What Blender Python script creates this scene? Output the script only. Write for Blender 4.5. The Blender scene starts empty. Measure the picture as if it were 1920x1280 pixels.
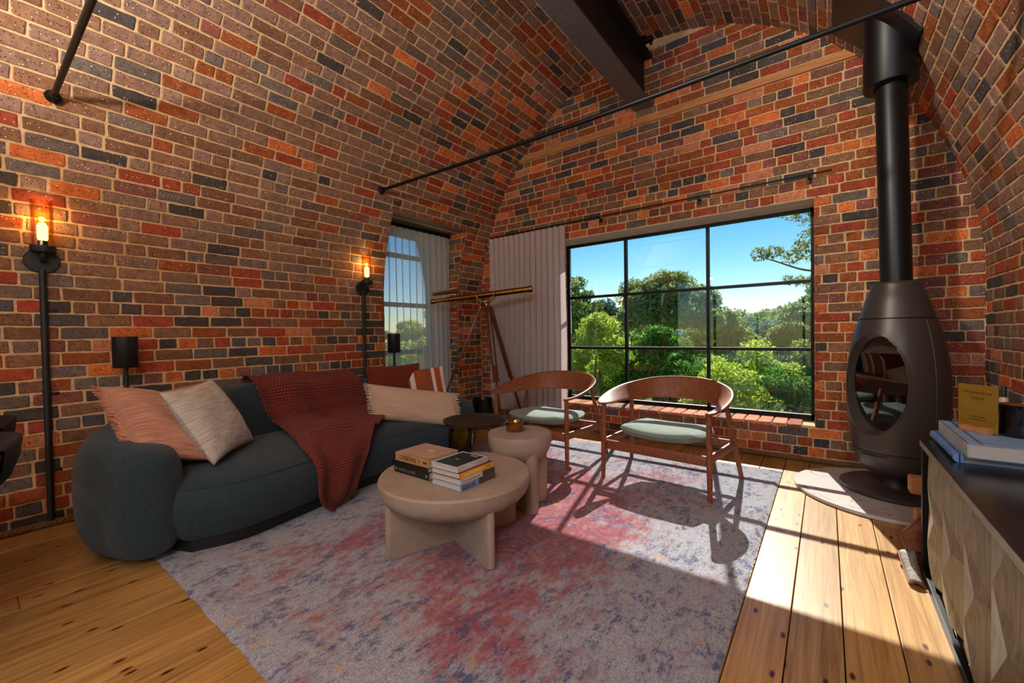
import bpy, bmesh, math, random
import numpy as np
from mathutils import Vector, Matrix, Euler, noise as mnoise
random.seed(11); rng = np.random.default_rng(11)
PI = math.pi
C = bpy.context.scene.collection
SC = bpy.context.scene

# ---------------------------------------------------------------- camera, sky, sun, fill lamps, exposure
EYE = 1.2
YAW, PITCH, ROLL, FPX = 0.64618, 0.017857, -0.016309, 782.17
def cam_axes():
    f = np.array([-math.sin(YAW)*math.cos(PITCH), math.cos(YAW)*math.cos(PITCH), -math.sin(PITCH)])
    r = np.array([math.cos(YAW), math.sin(YAW), 0.0]); u = np.cross(r, f)
    return f, math.cos(ROLL)*r+math.sin(ROLL)*u, -math.sin(ROLL)*r+math.cos(ROLL)*u
CF, CR, CU = cam_axes()
cd = bpy.data.cameras.new('camera'); cam = bpy.data.objects.new('camera', cd); C.objects.link(cam)
cd.sensor_width = 36; cd.lens = FPX/1920*36; cd.clip_start = 0.03; cd.clip_end = 400
M3 = Matrix(((CR[0], CU[0], -CF[0]), (CR[1], CU[1], -CF[1]), (CR[2], CU[2], -CF[2])))
cam.matrix_world = Matrix.Translation((0, 0, EYE)) @ M3.to_4x4()
SC.camera = cam
def pix_area(p, n, a):
    """How large a small face of area a with normal n at p shows in the photograph (only used to rank bricks)."""
    v = np.asarray(p, float)-(0, 0, EYE); d = v@CF
    if d < .2: return 0
    px, py = 960+FPX*(v@CR)/d, 640-FPX*(v@CU)/d
    if not (-20 < px < 1940 and -20 < py < 1300): return 0
    L = np.linalg.norm(v)
    return a*abs(v@np.asarray(n))/L/d**2*(L/d)

SUN_DIR = Vector((0.30, -1.24, -1.0)).normalized()
world = bpy.data.worlds.new('world'); SC.world = world; world.use_nodes = True
wn, wl = world.node_tree.nodes, world.node_tree.links
wn.clear()
wo = wn.new('ShaderNodeOutputWorld'); wb = wn.new('ShaderNodeBackground'); ws = wn.new('ShaderNodeTexSky')
ws.sky_type = 'NISHITA'; ws.sun_disc = False; ws.sun_elevation = math.asin(-SUN_DIR.z)
ws.sun_rotation = math.atan2(-SUN_DIR.x, -SUN_DIR.y); ws.air_density = 1.0; ws.dust_density = 0.0; ws.ozone_density = 2.5
wh = wn.new('ShaderNodeHueSaturation'); wh.inputs['Saturation'].default_value = 1.4
wl.new(ws.outputs[0], wh.inputs['Color']); wl.new(wh.outputs[0], wb.inputs[0]); wl.new(wb.outputs[0], wo.inputs[0])
wb.inputs[1].default_value = 0.15
sd = bpy.data.lights.new('sun', 'SUN'); sd.energy = 11.8; sd.angle = math.radians(0.5); sd.color = (1, .94, .84)
so = bpy.data.objects.new('sun', sd); C.objects.link(so); so.rotation_euler = SUN_DIR.to_track_quat('-Z', 'Y').to_euler()
so.location = (-6, 25, 20)
SC.view_settings.view_transform = 'Standard'; SC.view_settings.look = 'None'; SC.view_settings.gamma = 1
SC.view_settings.use_curve_mapping = False; SC.view_settings.exposure = 0.0
SC.cycles.max_bounces = 10; SC.cycles.diffuse_bounces = 5; SC.cycles.glossy_bounces = 4; SC.cycles.transparent_max_bounces = 24
SC.cycles.transmission_bounces = 6; SC.cycles.caustics_reflective = False; SC.cycles.caustics_refractive = False
SC.cycles.use_denoising = True; SC.cycles.sample_clamp_indirect = 6
def area_light(name, loc, direction, sx, sy, watts, col, spread=PI):
    l = bpy.data.lights.new(name, 'AREA'); l.shape = 'RECTANGLE'; l.size = sx; l.size_y = sy; l.energy = watts; l.color = col; l.spread = spread
    o = bpy.data.objects.new(name, l); C.objects.link(o); o.location = loc
    o.rotation_euler = Vector(direction).to_track_quat('-Z', 'Y').to_euler(); return o
# unseen fill strips added on the upper flange of the beam (housings built with it)
for sx, sg in ((-1.675, 1), (-1.535, -1)):
    area_light('fill_strip_light', (sx, -.85, 4.20), (0, 0, 1), .03, 2.6, 45, (1, .90, .78)).rotation_euler = (0, math.radians(180+35*sg), 0)
# unseen daylight-white globes added behind the camera as fill light
FILL_GLOBES = [(-1.35, -1.1, 3.98), (.40, -.75, 2.50), (.40, -2.0, 2.50)]
for p in FILL_GLOBES:
    l = bpy.data.lights.new('fill_globe_light', 'POINT'); l.energy = 78; l.color = (.80, .90, 1); l.shadow_soft_size = .12
    o = bpy.data.objects.new('fill_globe_light', l); C.objects.link(o); o.location = p
# unseen opaque bowl lamp, added to throw fill up onto the right vault half
FILL_BOWL = (-2.2, -.7, 2.35)
l = bpy.data.lights.new('fill_bowl_light', 'POINT'); l.energy = 240; l.color = (1, .93, .82); l.shadow_soft_size = .10
o = bpy.data.objects.new('fill_bowl_light', l); C.objects.link(o); o.location = FILL_BOWL

# unseen spot added under the beam to brighten the right vault half
SPOT = Vector((-1.6, .4, 3.54)); SPOT_AIM = (Vector((.62, 3.1, 2.95))-SPOT).normalized()
l = bpy.data.lights.new('fill_spot_light', 'SPOT'); l.energy = 430; l.color = (1, .90, .76); l.spot_size = math.radians(75); l.spot_blend = 1; l.shadow_soft_size = .10
o = bpy.data.objects.new('fill_spot_light', l); C.objects.link(o); o.location = SPOT+SPOT_AIM*.085; o.rotation_euler = SPOT_AIM.to_track_quat('-Z', 'Y').to_euler()

# ---------------------------------------------------------------- helpers
def s2l(c):
    return tuple((x/255/12.92 if x/255 <= .04045 else ((x/255+.055)/1.055)**2.4) for x in c)
class MB:
    def __init__(s): s.v = []; s.f = []; s.uv = {}
    def add(s, vs, fs):
        o = len(s.v); s.v += [tuple(map(float, p)) for p in vs]; s.f += [tuple(i+o for i in f) for f in fs]; return o
    def box(s, c, d, bev=0, m=None):
        bm = bmesh.new(); bmesh.ops.create_cube(bm, size=1)
        bmesh.ops.scale(bm, vec=d, verts=bm.verts)
        if bev: bmesh.ops.bevel(bm, geom=bm.edges[:], offset=bev, segments=2, affect='EDGES', profile=.5)
        vs = [v.co.copy() for v in bm.verts]; bm.verts.index_update(); fs = [[v.index for v in f.verts] for f in bm.faces]; bm.free()
        T = Matrix.Translation(c) @ (m.to_4x4() if m is not None else Matrix.Identity(4))
        s.add([T @ v for v in vs], fs); return s
    def span(s, a, b, bev=0):
        return s.box([(a[i]+b[i])/2 for i in range(3)], [abs(b[i]-a[i]) for i in range(3)], bev)
    def bar(s, p, q, w, h, bev=0, up=(0, 0, 1)):
        p, q = Vector(p), Vector(q); z = (q-p); L = z.length; z.normalize(); u = Vector(up)
        x = u.cross(z)
        if x.length < 1e-4: x = Vector((1, 0, 0)).cross(z)
        x.normalize(); y = z.cross(x)
        return s.box((p+q)/2, (w, h, L), bev, Matrix((x, y, z)).transposed())
    def tube(s, pts, r, n=10, caps=True, closed=False):
        pts = [Vector(p) for p in pts]; N = len(pts); rs = r if hasattr(r, '__len__') else [r]*N
        rings = []; ref = None
        for i, p in enumerate(pts):
            a = pts[(i-1) % N] if (i or closed) else pts[0]; b = pts[(i+1) % N] if (i < N-1 or closed) else pts[-1]
            t = (b-a).normalized()
            if ref is None: ref = Vector((0, 0, 1)) if abs(t.z) < .9 else Vector((1, 0, 0))
            x = (ref-t*ref.dot(t)).normalized(); ref = x; y = t.cross(x)
            rings.append([p+(x*math.cos(k*2*PI/n)+y*math.sin(k*2*PI/n))*rs[i] for k in range(n)])
        vs = [v for R_ in rings for v in R_]; fs = []
        for i in range(N if closed else N-1):
            j = (i+1) % N
            for k in range(n): fs.append((i*n+k, i*n+(k+1) % n, j*n+(k+1) % n, j*n+k))
        if caps and not closed: fs += [tuple(range(n-1, -1, -1)), tuple((N-1)*n+k for k in range(n))]
        s.add(vs, fs); return s
    def lathe(s, prof, c=(0, 0, 0), n=32, cap0=False, cap1=False, m=None):
        vs = []; fs = []; P = len(prof)
        for r, z in prof:
            for k in range(n): vs.append(Vector((r*math.cos(2*PI*k/n), r*math.sin(2*PI*k/n), z)))
        for i in range(P-1):
            for k in range(n): fs.append((i*n+k, i*n+(k+1) % n, (i+1)*n+(k+1) % n, (i+1)*n+k))
        if cap0: fs.append(tuple(range(n-1, -1, -1)))
        if cap1: fs.append(tuple((P-1)*n+k for k in range(n)))
        T = Matrix.Translation(c) @ (m.to_4x4() if m is not None else Matrix.Identity(4))
        s.add([T @ v for v in vs], fs); return s
    def cyl(s, p, q, r0, r1=None, n=16): return s.tube([p, q], [r0, r0 if r1 is None else r1], n)
    def grid(s, P, closeu=False, uv=False):
        """P[i][j] points"""
        nu, nv = len(P), len(P[0]); o = s.add([p for row in P for p in row], [])
        for i in range(nu if closeu else nu-1):
            for j in range(nv-1):
                a, b, c, d = i*nv+j, ((i+1) % nu)*nv+j, ((i+1) % nu)*nv+j+1, i*nv+j+1
                s.f.append((o+a, o+b, o+c, o+d))
        if uv:
            for i in range(nu):
                for j in range(nv): s.uv[o+i*nv+j] = (i/(nu-1), j/(nv-1))
        return s
    def build(s, name, mat, parent=None, smooth=True, angle=40, world=False, flip=False):
        me = bpy.data.meshes.new(name); vs = s.v
        if parent is not None and not world:
            l = parent.location
            if parent.parent is not None: l = l + parent.parent.location
            vs = [(x-l.x, y-l.y, z-l.z) for x, y, z in vs]
        me.from_pydata(vs, [], [f[::-1] for f in s.f] if flip else s.f)
        if s.uv:
            ul = me.uv_layers.new(name='UVMap'); li = np.zeros(len(me.loops), dtype=np.int32); me.loops.foreach_get('vertex_index', li)
            ul.data.foreach_set('uv', np.array([s.uv.get(int(i), (0, 0)) for i in li], dtype=np.float32).ravel())
        me.materials.append(mat)
        if smooth:
            me.polygons.foreach_set('use_smooth', [True]*len(me.polygons)); me.set_sharp_from_angle(angle=math.radians(angle))
        me.update(); o = bpy.data.objects.new(name, me); C.objects.link(o)
        if parent is not None: o.parent = parent
        return o
def tag(o, label=None, cat=None, group=None, kind=None):
    if label: o['label'] = label
    if cat: o['category'] = cat
    if group: o['group'] = group
    if kind: o['kind'] = kind
    return o
def thing(name, label, cat, loc=(0, 0, 0), group=None, rz=0):
    o = bpy.data.objects.new(name, None); C.objects.link(o); o.location = loc; o.rotation_euler = (0, 0, rz); o.empty_display_size = .05
    return tag(o, label, cat, group)
def struct(o): o['kind'] = 'structure'; return o
def copy_tree(o, parent=None):
    c = o.copy(); C.objects.link(c)
    if parent is not None: c.parent = parent
    for ch in list(o.children): copy_tree(ch, c)
    return c
def catmull(pts, n):
    pts = [np.array(p, float) for p in pts]; P = [2*pts[0]-pts[1]]+pts+[2*pts[-1]-pts[-2]]; out = []
    for i in range(len(pts)-1):
        a, b, c, d = P[i:i+4]
        for k in range(n):
            t = k/n; out.append(.5*((2*b)+(c-a)*t+(2*a-5*b+4*c-d)*t*t+(3*b-a-3*c+d)*t**3))
    out.append(pts[-1]); return out
def lettering(txt, size, origin, right, up, mat, parent, name='lettering', align='LEFT', depth=.0006, squash=1.0):
    """Flat print: a font outline turned to a mesh; origin = baseline start, right/up = directions in the world."""
    cu = bpy.data.curves.new('font', 'FONT'); cu.body = txt; cu.size = size; cu.align_x = align; cu.extrude = depth
    tmp = bpy.data.objects.new('font', cu); me = bpy.data.meshes.new_from_object(tmp)
    bpy.data.objects.remove(tmp); bpy.data.curves.remove(cu)
    r, u = Vector(right).normalized(), Vector(up).normalized(); n = r.cross(u); l = parent.location
    T = Matrix.Translation(Vector(origin)-l) @ Matrix((r*squash, u, n)).transposed().to_4x4()
    me.transform(T); me.materials.clear(); me.materials.append(mat)
    me.name = name; o = bpy.data.objects.new(name, me); C.objects.link(o); o.parent = parent; return o

# ---------------------------------------------------------------- materials
def nodes(name):
    m = bpy.data.materials.new(name); m.use_nodes = True; nt = m.node_tree; nt.nodes.clear()
    out = nt.nodes.new('ShaderNodeOutputMaterial'); b = nt.nodes.new('ShaderNodeBsdfPrincipled'); nt.links.new(b.outputs[0], out.inputs[0])
    def N(t, **kw):
        n = nt.nodes.new(t)
        for k, v in kw.items():
            if hasattr(n, k): setattr(n, k, v)
            else: n.inputs[k.replace('_', ' ')].default_value = v
        return n
    def L(a, b_): nt.links.new(a, b_)
    return m, nt, b, out, N, L
def ramp(N, stops):
    r = N('ShaderNodeValToRGB'); e = r.color_ramp.elements
    while len(e) < len(stops): e.new(.5)
    for el, (p, c) in zip(e, stops): el.position = p; el.color = (*c, 1) if len(c) == 3 else c
    return r
def coords(N, L, kind='Object', scale=(1, 1, 1), rot=(0, 0, 0)):
    t = N('ShaderNodeTexCoord'); mp = N('ShaderNodeMapping'); mp.inputs['Scale'].default_value = scale; mp.inputs['Rotation'].default_value = rot
    L(t.outputs[kind], mp.inputs['Vector']); return mp.outputs[0]
def bump(N, L, b, h, strength=.3, dist=.005):
    bp = N('ShaderNodeBump'); bp.inputs['Strength'].default_value = strength; bp.inputs['Distance'].default_value = dist
    L(h, bp.inputs['Height']); L(bp.outputs[0], b.inputs['Normal']); return bp
def simple(name, c1, c2=None, scale=20, rough=.5, metal=0, stretch=(1, 1, 1), bmp=.1, dist=.002, spec=.5, detail=4, coat=0, sheen=0):
    c1 = s2l(c1); c2 = s2l(c2) if c2 else tuple(x*.8 for x in c1)
    m, nt, b, out, N, L = nodes(name)
    v = coords(N, L, 'Object', stretch); n = N('ShaderNodeTexNoise', Scale=scale, Detail=detail, Roughness=.6); L(v, n.inputs['Vector'])
    r = ramp(N, [(.3, c2), (.7, c1)]); L(n.outputs['Fac'], r.inputs[0]); L(r.outputs[0], b.inputs['Base Color'])
    b.inputs['Roughness'].default_value = rough; b.inputs['Metallic'].default_value = metal; b.inputs['Specular IOR Level'].default_value = spec
    b.inputs['Coat Weight'].default_value = coat; b.inputs['Sheen Weight'].default_value = sheen
    if bmp: bump(N, L, b, n.outputs['Fac'], bmp, dist)
    return m
def fabric(name, c1, c2, weave=220, rough=.95, bmp=.5, slub=(1, 1, 1), slub_scale=30, sheen=.15, kind='Object', dist=.002):
    c1, c2 = s2l(c1), s2l(c2)
    m, nt, b, out, N, L = nodes(name)
    v = coords(N, L, kind, slub); n = N('ShaderNodeTexNoise', Scale=slub_scale, Detail=5, Roughness=.7); L(v, n.inputs['Vector'])
    r = ramp(N, [(.32, c2), (.68, c1)]); L(n.outputs['Fac'], r.inputs[0]); L(r.outputs[0], b.inputs['Base Color'])
    v2 = coords(N, L, kind); n2 = N('ShaderNodeTexVoronoi', Scale=weave); L(v2, n2.inputs['Vector'])
    ad = N('ShaderNodeMath', operation='ADD'); L(n.outputs['Fac'], ad.inputs[0]); L(n2.outputs['Distance'], ad.inputs[1])
    bump(N, L, b, ad.outputs[0], bmp, dist)
    b.inputs['Roughness'].default_value = rough; b.inputs['Sheen Weight'].default_value = sheen; b.inputs['Specular IOR Level'].default_value = .2
    return m
def wood(name, c1, c2, axis=1, rough=.4, scale=6, bmp=.08, coat=0, perobj=False):
    c1, c2 = s2l(c1), s2l(c2)
    m, nt, b, out, N, L = nodes(name); st = [9, 9, 9]; st[axis] = .7
    v = coords(N, L, 'Object', st)
    if perobj:
        oi = N('ShaderNodeObjectInfo'); mx = N('ShaderNodeVectorMath', operation='ADD'); sc = N('ShaderNodeVectorMath', operation='SCALE')
        L(oi.outputs['Location'], sc.inputs[0]); sc.inputs['Scale'].default_value = 3.7; L(v, mx.inputs[0]); L(sc.outputs[0], mx.inputs[1]); v = mx.outputs[0]
    n = N('ShaderNodeTexNoise', Scale=scale, Detail=6, Roughness=.65, Distortion=.4); L(v, n.inputs['Vector'])
    r = ramp(N, [(.3, c2), (.7, c1)]); L(n.outputs['Fac'], r.inputs[0]); L(r.outputs[0], b.inputs['Base Color'])
    b.inputs['Roughness'].default_value = rough; b.inputs['Coat Weight'].default_value = coat
    bump(N, L, b, n.outputs['Fac'], bmp, .002); return m
def clear_glass(name, tint=(1, 1, 1), refl=1.0, rough=0.0):
    m, nt, b, out, N, L = nodes(name); nt.nodes.remove(b)
    t = N('ShaderNodeBsdfTransparent'); t.inputs[0].default_value = (*tint, 1); g = N('ShaderNodeBsdfGlossy'); g.inputs['Roughness'].default_value = rough
    fr = N('ShaderNodeFresnel', IOR=1.5); mu = N('ShaderNodeMath', operation='MULTIPLY'); mu.inputs[1].default_value = refl; L(fr.outputs[0], mu.inputs[0])
    mx = N('ShaderNodeMixShader'); L(mu.outputs[0], mx.inputs[0]); L(t.outputs[0], mx.inputs[1]); L(g.outputs[0], mx.inputs[2]); L(mx.outputs[0], out.inputs[0])
    return m
def brick_mat():
    m, nt, b, out, N, L = nodes('brick_face')
    at = N('ShaderNodeAttribute', attribute_name='bc'); geo = N('ShaderNodeNewGeometry'); P = geo.outputs['Position']
    n1 = N('ShaderNodeTexNoise', Scale=20, Detail=8, Roughness=.8); L(P, n1.inputs['Vector'])
    mr = N('ShaderNodeMapRange'); mr.inputs['From Min'].default_value = .25; mr.inputs['From Max'].default_value = .75; mr.inputs['To Min'].default_value = .42; mr.inputs['To Max'].default_value = 1.5
    L(n1.outputs['Fac'], mr.inputs['Value'])
    mul = N('ShaderNodeMix', data_type='RGBA', blend_type='MULTIPLY'); mul.inputs['Factor'].default_value = 1; L(at.outputs['Color'], mul.inputs['A']); L(mr.outputs[0], mul.inputs['B'])
    # pale grit and dark pits
    v1 = N('ShaderNodeTexVoronoi', Scale=55); L(P, v1.inputs['Vector']); c1 = N('ShaderNodeMath', operation='LESS_THAN'); c1.inputs[1].default_value = .17; L(v1.outputs['Distance'], c1.inputs[0])
    sep = N('ShaderNodeSeparateColor'); L(v1.outputs['Color'], sep.inputs[0]); g1 = N('ShaderNodeMath', operation='GREATER_THAN'); g1.inputs[1].default_value = .66; L(sep.outputs[0], g1.inputs[0])
    a1 = N('ShaderNodeMath', operation='MULTIPLY'); L(c1.outputs[0], a1.inputs[0]); L(g1.outputs[0], a1.inputs[1])
    w = N('ShaderNodeMix', data_type='RGBA'); L(a1.outputs[0], w.inputs['Factor']); L(mul.outputs['Result'], w.inputs['A']); w.inputs['B'].default_value = (.88, .76, .62, 1)
    v2 = N('ShaderNodeTexVoronoi', Scale=62); L(P, v2.inputs['Vector']); c2 = N('ShaderNodeMath', operation='LESS_THAN'); c2.inputs[1].default_value = .21; L(v2.outputs['Distance'], c2.inputs[0])
    d = N('ShaderNodeMix', data_type='RGBA'); L(c2.outputs[0], d.inputs['Factor']); L(w.outputs['Result'], d.inputs['A']); d.inputs['B'].default_value = (.035, .026, .022, 1)
    L(d.outputs['Result'], b.inputs['Base Color']); b.inputs['Roughness'].default_value = .85; b.inputs['Specular IOR Level'].default_value = .3
    n2 = N('ShaderNodeTexNoise', Scale=60, Detail=5, Roughness=.7); L(P, n2.inputs['Vector'])
    sb = N('ShaderNodeMath', operation='SUBTRACT'); L(n2.outputs['Fac'], sb.inputs[0]); L(c2.outputs[0], sb.inputs[1]); bump(N, L, b, sb.outputs[0], .9, .006)
    return m
def mortar_mat():
    m, nt, b, out, N, L = nodes('mortar'); geo = N('ShaderNodeNewGeometry')
    n = N('ShaderNodeTexNoise', Scale=35, Detail=6, Roughness=.7); L(geo.outputs['Position'], n.inputs['Vector'])
    r = ramp(N, [(.3, s2l((190, 152, 108))), (.7, s2l((230, 194, 146)))]); L(n.outputs['Fac'], r.inputs[0]); L(r.outputs[0], b.inputs['Base Color'])
    b.inputs['Roughness'].default_value = .95; bump(N, L, b, n.outputs['Fac'], .6, .006); return m
def plank_mat():
    m, nt, b, out, N, L = nodes('pine_boards'); geo = N('ShaderNodeNewGeometry'); oi = N('ShaderNodeObjectInfo')
    of = N('ShaderNodeCombineXYZ'); mu = N('ShaderNodeMath', operation='MULTIPLY'); mu.inputs[1].default_value = 37; L(oi.outputs['Random'], mu.inputs[0]); L(mu.outputs[0], of.inputs[1]); L(mu.outputs[0], of.inputs[2])
    ad = N('ShaderNodeVectorMath', operation='ADD'); L(geo.outputs['Position'], ad.inputs[0]); L(of.outputs[0], ad.inputs[1])
    mp = N('ShaderNodeMapping'); mp.inputs['Scale'].default_value = (26, 1.0, 26); L(ad.outputs[0], mp.inputs['Vector'])
    n = N('ShaderNodeTexNoise', Scale=2.0, Detail=6, Roughness=.6, Distortion=.7); L(mp.outputs[0], n.inputs['Vector'])
    r = ramp(N, [(.25, s2l((142, 102, 52))), (.5, s2l((184, 142, 82))), (.75, s2l((208, 174, 112)))]); L(n.outputs['Fac'], r.inputs[0])
    # each board its own tone
    tone = ramp(N, [(0, (.78, .72, .66)), (1, (1.08, 1.0, .95))]); L(oi.outputs['Random'], tone.inputs[0])
    t = N('ShaderNodeMix', data_type='RGBA', blend_type='MULTIPLY'); t.inputs['Factor'].default_value = 1; L(r.outputs[0], t.inputs['A']); L(tone.outputs[0], t.inputs['B'])
    # knots and nail holes
    mk = N('ShaderNodeMapping'); mk.inputs['Scale'].default_value = (9.5, 3.9, 1); L(ad.outputs[0], mk.inputs['Vector'])
    v = N('ShaderNodeTexVoronoi', Scale=1.0, voronoi_dimensions='2D'); L(mk.outputs[0], v.inputs['Vector'])
    k = ramp(N, [(.03, (.10, .035, .012)), (.06, (.35, .17, .06)), (.10, (1, 1, 1))]); L(v.outputs['Distance'], k.inputs[0])
    sp = N('ShaderNodeSeparateColor'); L(v.outputs['Color'], sp.inputs[0]); g = N('ShaderNodeMath', operation='GREATER_THAN'); g.inputs[1].default_value = .45; L(sp.outputs[0], g.inputs[0])
    kk = N('ShaderNodeMix', data_type='RGBA', blend_type='MULTIPLY'); L(g.outputs[0], kk.inputs['Factor']); L(t.outputs['Result'], kk.inputs['A']); L(k.outputs[0], kk.inputs['B'])
    L(kk.outputs['Result'], b.inputs['Base Color']); b.inputs['Roughness'].default_value = .33
    bump(N, L, b, n.outputs['Fac'], .08, .002); return m
def rug_mat():
    m, nt, b, out, N, L = nodes('rug_pile'); tc = N('ShaderNodeTexCoord'); P = tc.outputs['Object']
    def noise(scale, st=(1, 1, 1), detail=4, rough=.6, off=(0, 0, 0)):
        mp = N('ShaderNodeMapping'); mp.inputs['Scale'].default_value = st; mp.inputs['Location'].default_value = off; L(P, mp.inputs['Vector'])
        n = N('ShaderNodeTexNoise', Scale=scale, Detail=detail, Roughness=rough); L(mp.outputs[0], n.inputs['Vector']); return n.outputs['Fac']
    def mathn(op, a, c):
        n = N('ShaderNodeMath', operation=op)
        for i, x in enumerate((a, c)):
            if isinstance(x, (int, float)): n.inputs[i].default_value = x
            else: L(x, n.inputs[i])
        return n.outputs[0]
    def mask(x, lo, hi):
        r = N('ShaderNodeMapRange'); r.inputs['From Min'].default_value = lo; r.inputs['From Max'].default_value = hi; L(x, r.inputs['Value']); return r.outputs[0]
    def mix(f, a, c):
        n = N('ShaderNodeMix', data_type='RGBA'); L(f, n.inputs['Factor'])
        if isinstance(a, tuple): n.inputs['A'].default_value = (*a, 1)
        else: L(a, n.inputs['A'])
        n.inputs['B'].default_value = (*c, 1); return n.outputs['Result']
    grain = noise(150, (1, 1, 1), 2, .8); fine = noise(60, (1, .55, 1), 3, .7)
    sx = N('ShaderNodeSeparateXYZ'); L(P, sx.inputs[0])
    ax = mathn('ABSOLUTE', mathn('SUBTRACT', sx.outputs[0], .02), 0); ay = mathn('ABSOLUTE', mathn('SUBTRACT', sx.outputs[1], -.1), 0)
    # worn field: strong in the middle, almost gone at the borders
    mid = mask(mathn('MAXIMUM', mathn('MULTIPLY', ax, 1.25), mathn('MULTIPLY', ay, .8)), 1.35, .35)
    big = noise(2.2, (1, 1, 1), 3, .6); med = noise(19, (1, .5, 1), 6, .8)
    red = mask(mathn('ADD', mathn('ADD', mathn('MULTIPLY', big, .55), mathn('MULTIPLY', med, .8)), mathn('ADD', mathn('MULTIPLY', mid, .30), mathn('MULTIPLY', grain, .34))), .92, 1.08)
    # rosettes: rings of a coarse cell pattern
    wv = N('ShaderNodeVectorMath', operation='ADD'); nv = N('ShaderNodeTexNoise', Scale=6.0, Detail=2); L(P, nv.inputs['Vector'])
    scn = N('ShaderNodeVectorMath', operation='SCALE'); scn.inputs['Scale'].default_value = .12; L(nv.outputs['Color'], scn.inputs[0]); L(P, wv.inputs[0]); L(scn.outputs[0], wv.inputs[1])
    vo = N('ShaderNodeTexVoronoi', Scale=2.9, voronoi_dimensions='2D', Randomness=.45); L(wv.outputs[0], vo.inputs['Vector'])
    ring = mathn('SINE', mathn('MULTIPLY', vo.outputs['Distance'], 46), 0)
    ringm = mask(mathn('ADD', ring, mathn('MULTIPLY', mathn('SUBTRACT', fine, .5), 2.4)), .35, .9)
    ringm = mathn('MULTIPLY', ringm, mathn('ADD', mathn('MULTIPLY', mid, .75), .08))
    core = mask(mathn('ADD', vo.outputs['Distance'], mathn('MULTIPLY', mathn('SUBTRACT', grain, .5), .12)), .11, .05)
    blue = mask(mathn('ADD', mathn('ADD', mathn('MULTIPLY', noise(7, (1, .7, 1), 4, .7, (3, 7, 0)), .6), mathn('MULTIPLY', noise(44, (1, .45, 1), 4, .8, (9, 2, 0)), .9)), mathn('MULTIPLY', grain, .34)), .95, 1.06)
    col = mix(mask(grain, .3, .7), s2l((108, 108, 124)), s2l((196, 196, 204)))
    col = mix(mathn('MULTIPLY', red, .9), col, s2l((148, 52, 62)))
    col = mix(mathn('MULTIPLY', ringm, .28), col, s2l((182, 160, 152)))
    col = mix(mathn('MULTIPLY', blue, .85), col, s2l((48, 62, 112)))
    col = mix(mathn('MULTIPLY', mathn('MULTIPLY', core, mid), .45), col, s2l((120, 160, 190)))
    gold = mask(mathn('ADD', noise(13, (1, .7, 1), 4, .7, (5, 5, 1)), mathn('MULTIPLY', grain, .2)), .70, .78)
    col = mix(mathn('MULTIPLY', gold, .55), col, s2l((196, 150, 96)))
    L(col, b.inputs['Base Color']); b.inputs['Roughness'].default_value = 1; b.inputs['Specular IOR Level'].default_value = .1; b.inputs['Sheen Weight'].default_value = .2
    bump(N, L, b, mathn('ADD', grain, mathn('MULTIPLY', fine, .6)), .9, .006); return m
def leaf_mat(name, a, c, trans=.45):
    m, nt, b, out, N, L = nodes(name); nt.nodes.remove(b); geo = N('ShaderNodeNewGeometry')
    r = ramp(N, [(0, s2l(a)), (1, s2l(c))]); L(geo.outputs['Random Per Island'], r.inputs[0])
    d = N('ShaderNodeBsdfDiffuse'); t = N('ShaderNodeBsdfTranslucent'); mx = N('ShaderNodeMixShader'); mx.inputs[0].default_value = trans
    L(r.outputs[0], d.inputs[0]); L(r.outputs[0], t.inputs[0]); L(d.outputs[0], mx.inputs[1]); L(t.outputs[0], mx.inputs[2]); L(mx.outputs[0], out.inputs[0]); return m

MB_ = MB
def stone_mat():
    m, nt, b, out, N, L = nodes('cast_stone'); v = coords(N, L); n = N('ShaderNodeTexNoise', Scale=5, Detail=8, Roughness=.75); L(v, n.inputs['Vector'])
    r = ramp(N, [(.3, s2l((146, 128, 114))), (.7, s2l((170, 151, 135)))]); L(n.outputs['Fac'], r.inputs[0])
    vo = N('ShaderNodeTexVoronoi', Scale=85); L(v, vo.inputs['Vector']); c = N('ShaderNodeMath', operation='LESS_THAN'); c.inputs[1].default_value = .16; L(vo.outputs['Distance'], c.inputs[0])
    sp = N('ShaderNodeSeparateColor'); L(vo.outputs['Color'], sp.inputs[0]); g = N('ShaderNodeMath', operation='GREATER_THAN'); g.inputs[1].default_value = .75; L(sp.outputs[0], g.inputs[0]); a = N('ShaderNodeMath', operation='MULTIPLY'); L(c.outputs[0], a.inputs[0]); L(g.outputs[0], a.inputs[1])
    x = N('ShaderNodeMix', data_type='RGBA'); L(a.outputs[0], x.inputs['Factor']); L(r.outputs[0], x.inputs['A']); x.inputs['B'].default_value = (.16, .12, .09, 1); L(x.outputs['Result'], b.inputs['Base Color'])
    b.inputs['Roughness'].default_value = .62; s_ = N('ShaderNodeMath', operation='SUBTRACT'); L(n.outputs['Fac'], s_.inputs[0]); L(a.outputs[0], s_.inputs[1]); bump(N, L, b, s_.outputs[0], .35, .003); return m
M_BRICK = brick_mat(); M_MORTAR = mortar_mat(); M_PLANK = plank_mat()
M_BLACK = simple('black_steel', (28, 28, 30), (20, 20, 22), 60, .45, .6, bmp=.03)
M_BLACKM = simple('matt_black_paint', (24, 24, 26), (17, 17, 19), 90, .55, 0, bmp=.03)
M_STOVE = simple('stove_black_enamel', (74, 66, 63), (62, 55, 53), 120, .40, .35, bmp=.03)
M_BEAM_LIT = simple('beam_bounce_grey', (112, 112, 116), (94, 94, 98), 25, .4, .3, bmp=.04)  # floor bounce light on the beam underside put into the grey
M_TIMBER = wood('ledge_timber', (206, 142, 82), (166, 104, 56), 0, .6)
M_TEAK = wood('chair_walnut', (160, 92, 54), (104, 54, 30), 1, .5, 5, .05, 0, True)
M_MAHOG = wood('tripod_mahogany', (104, 52, 30), (70, 32, 18), 2, .35)
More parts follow.
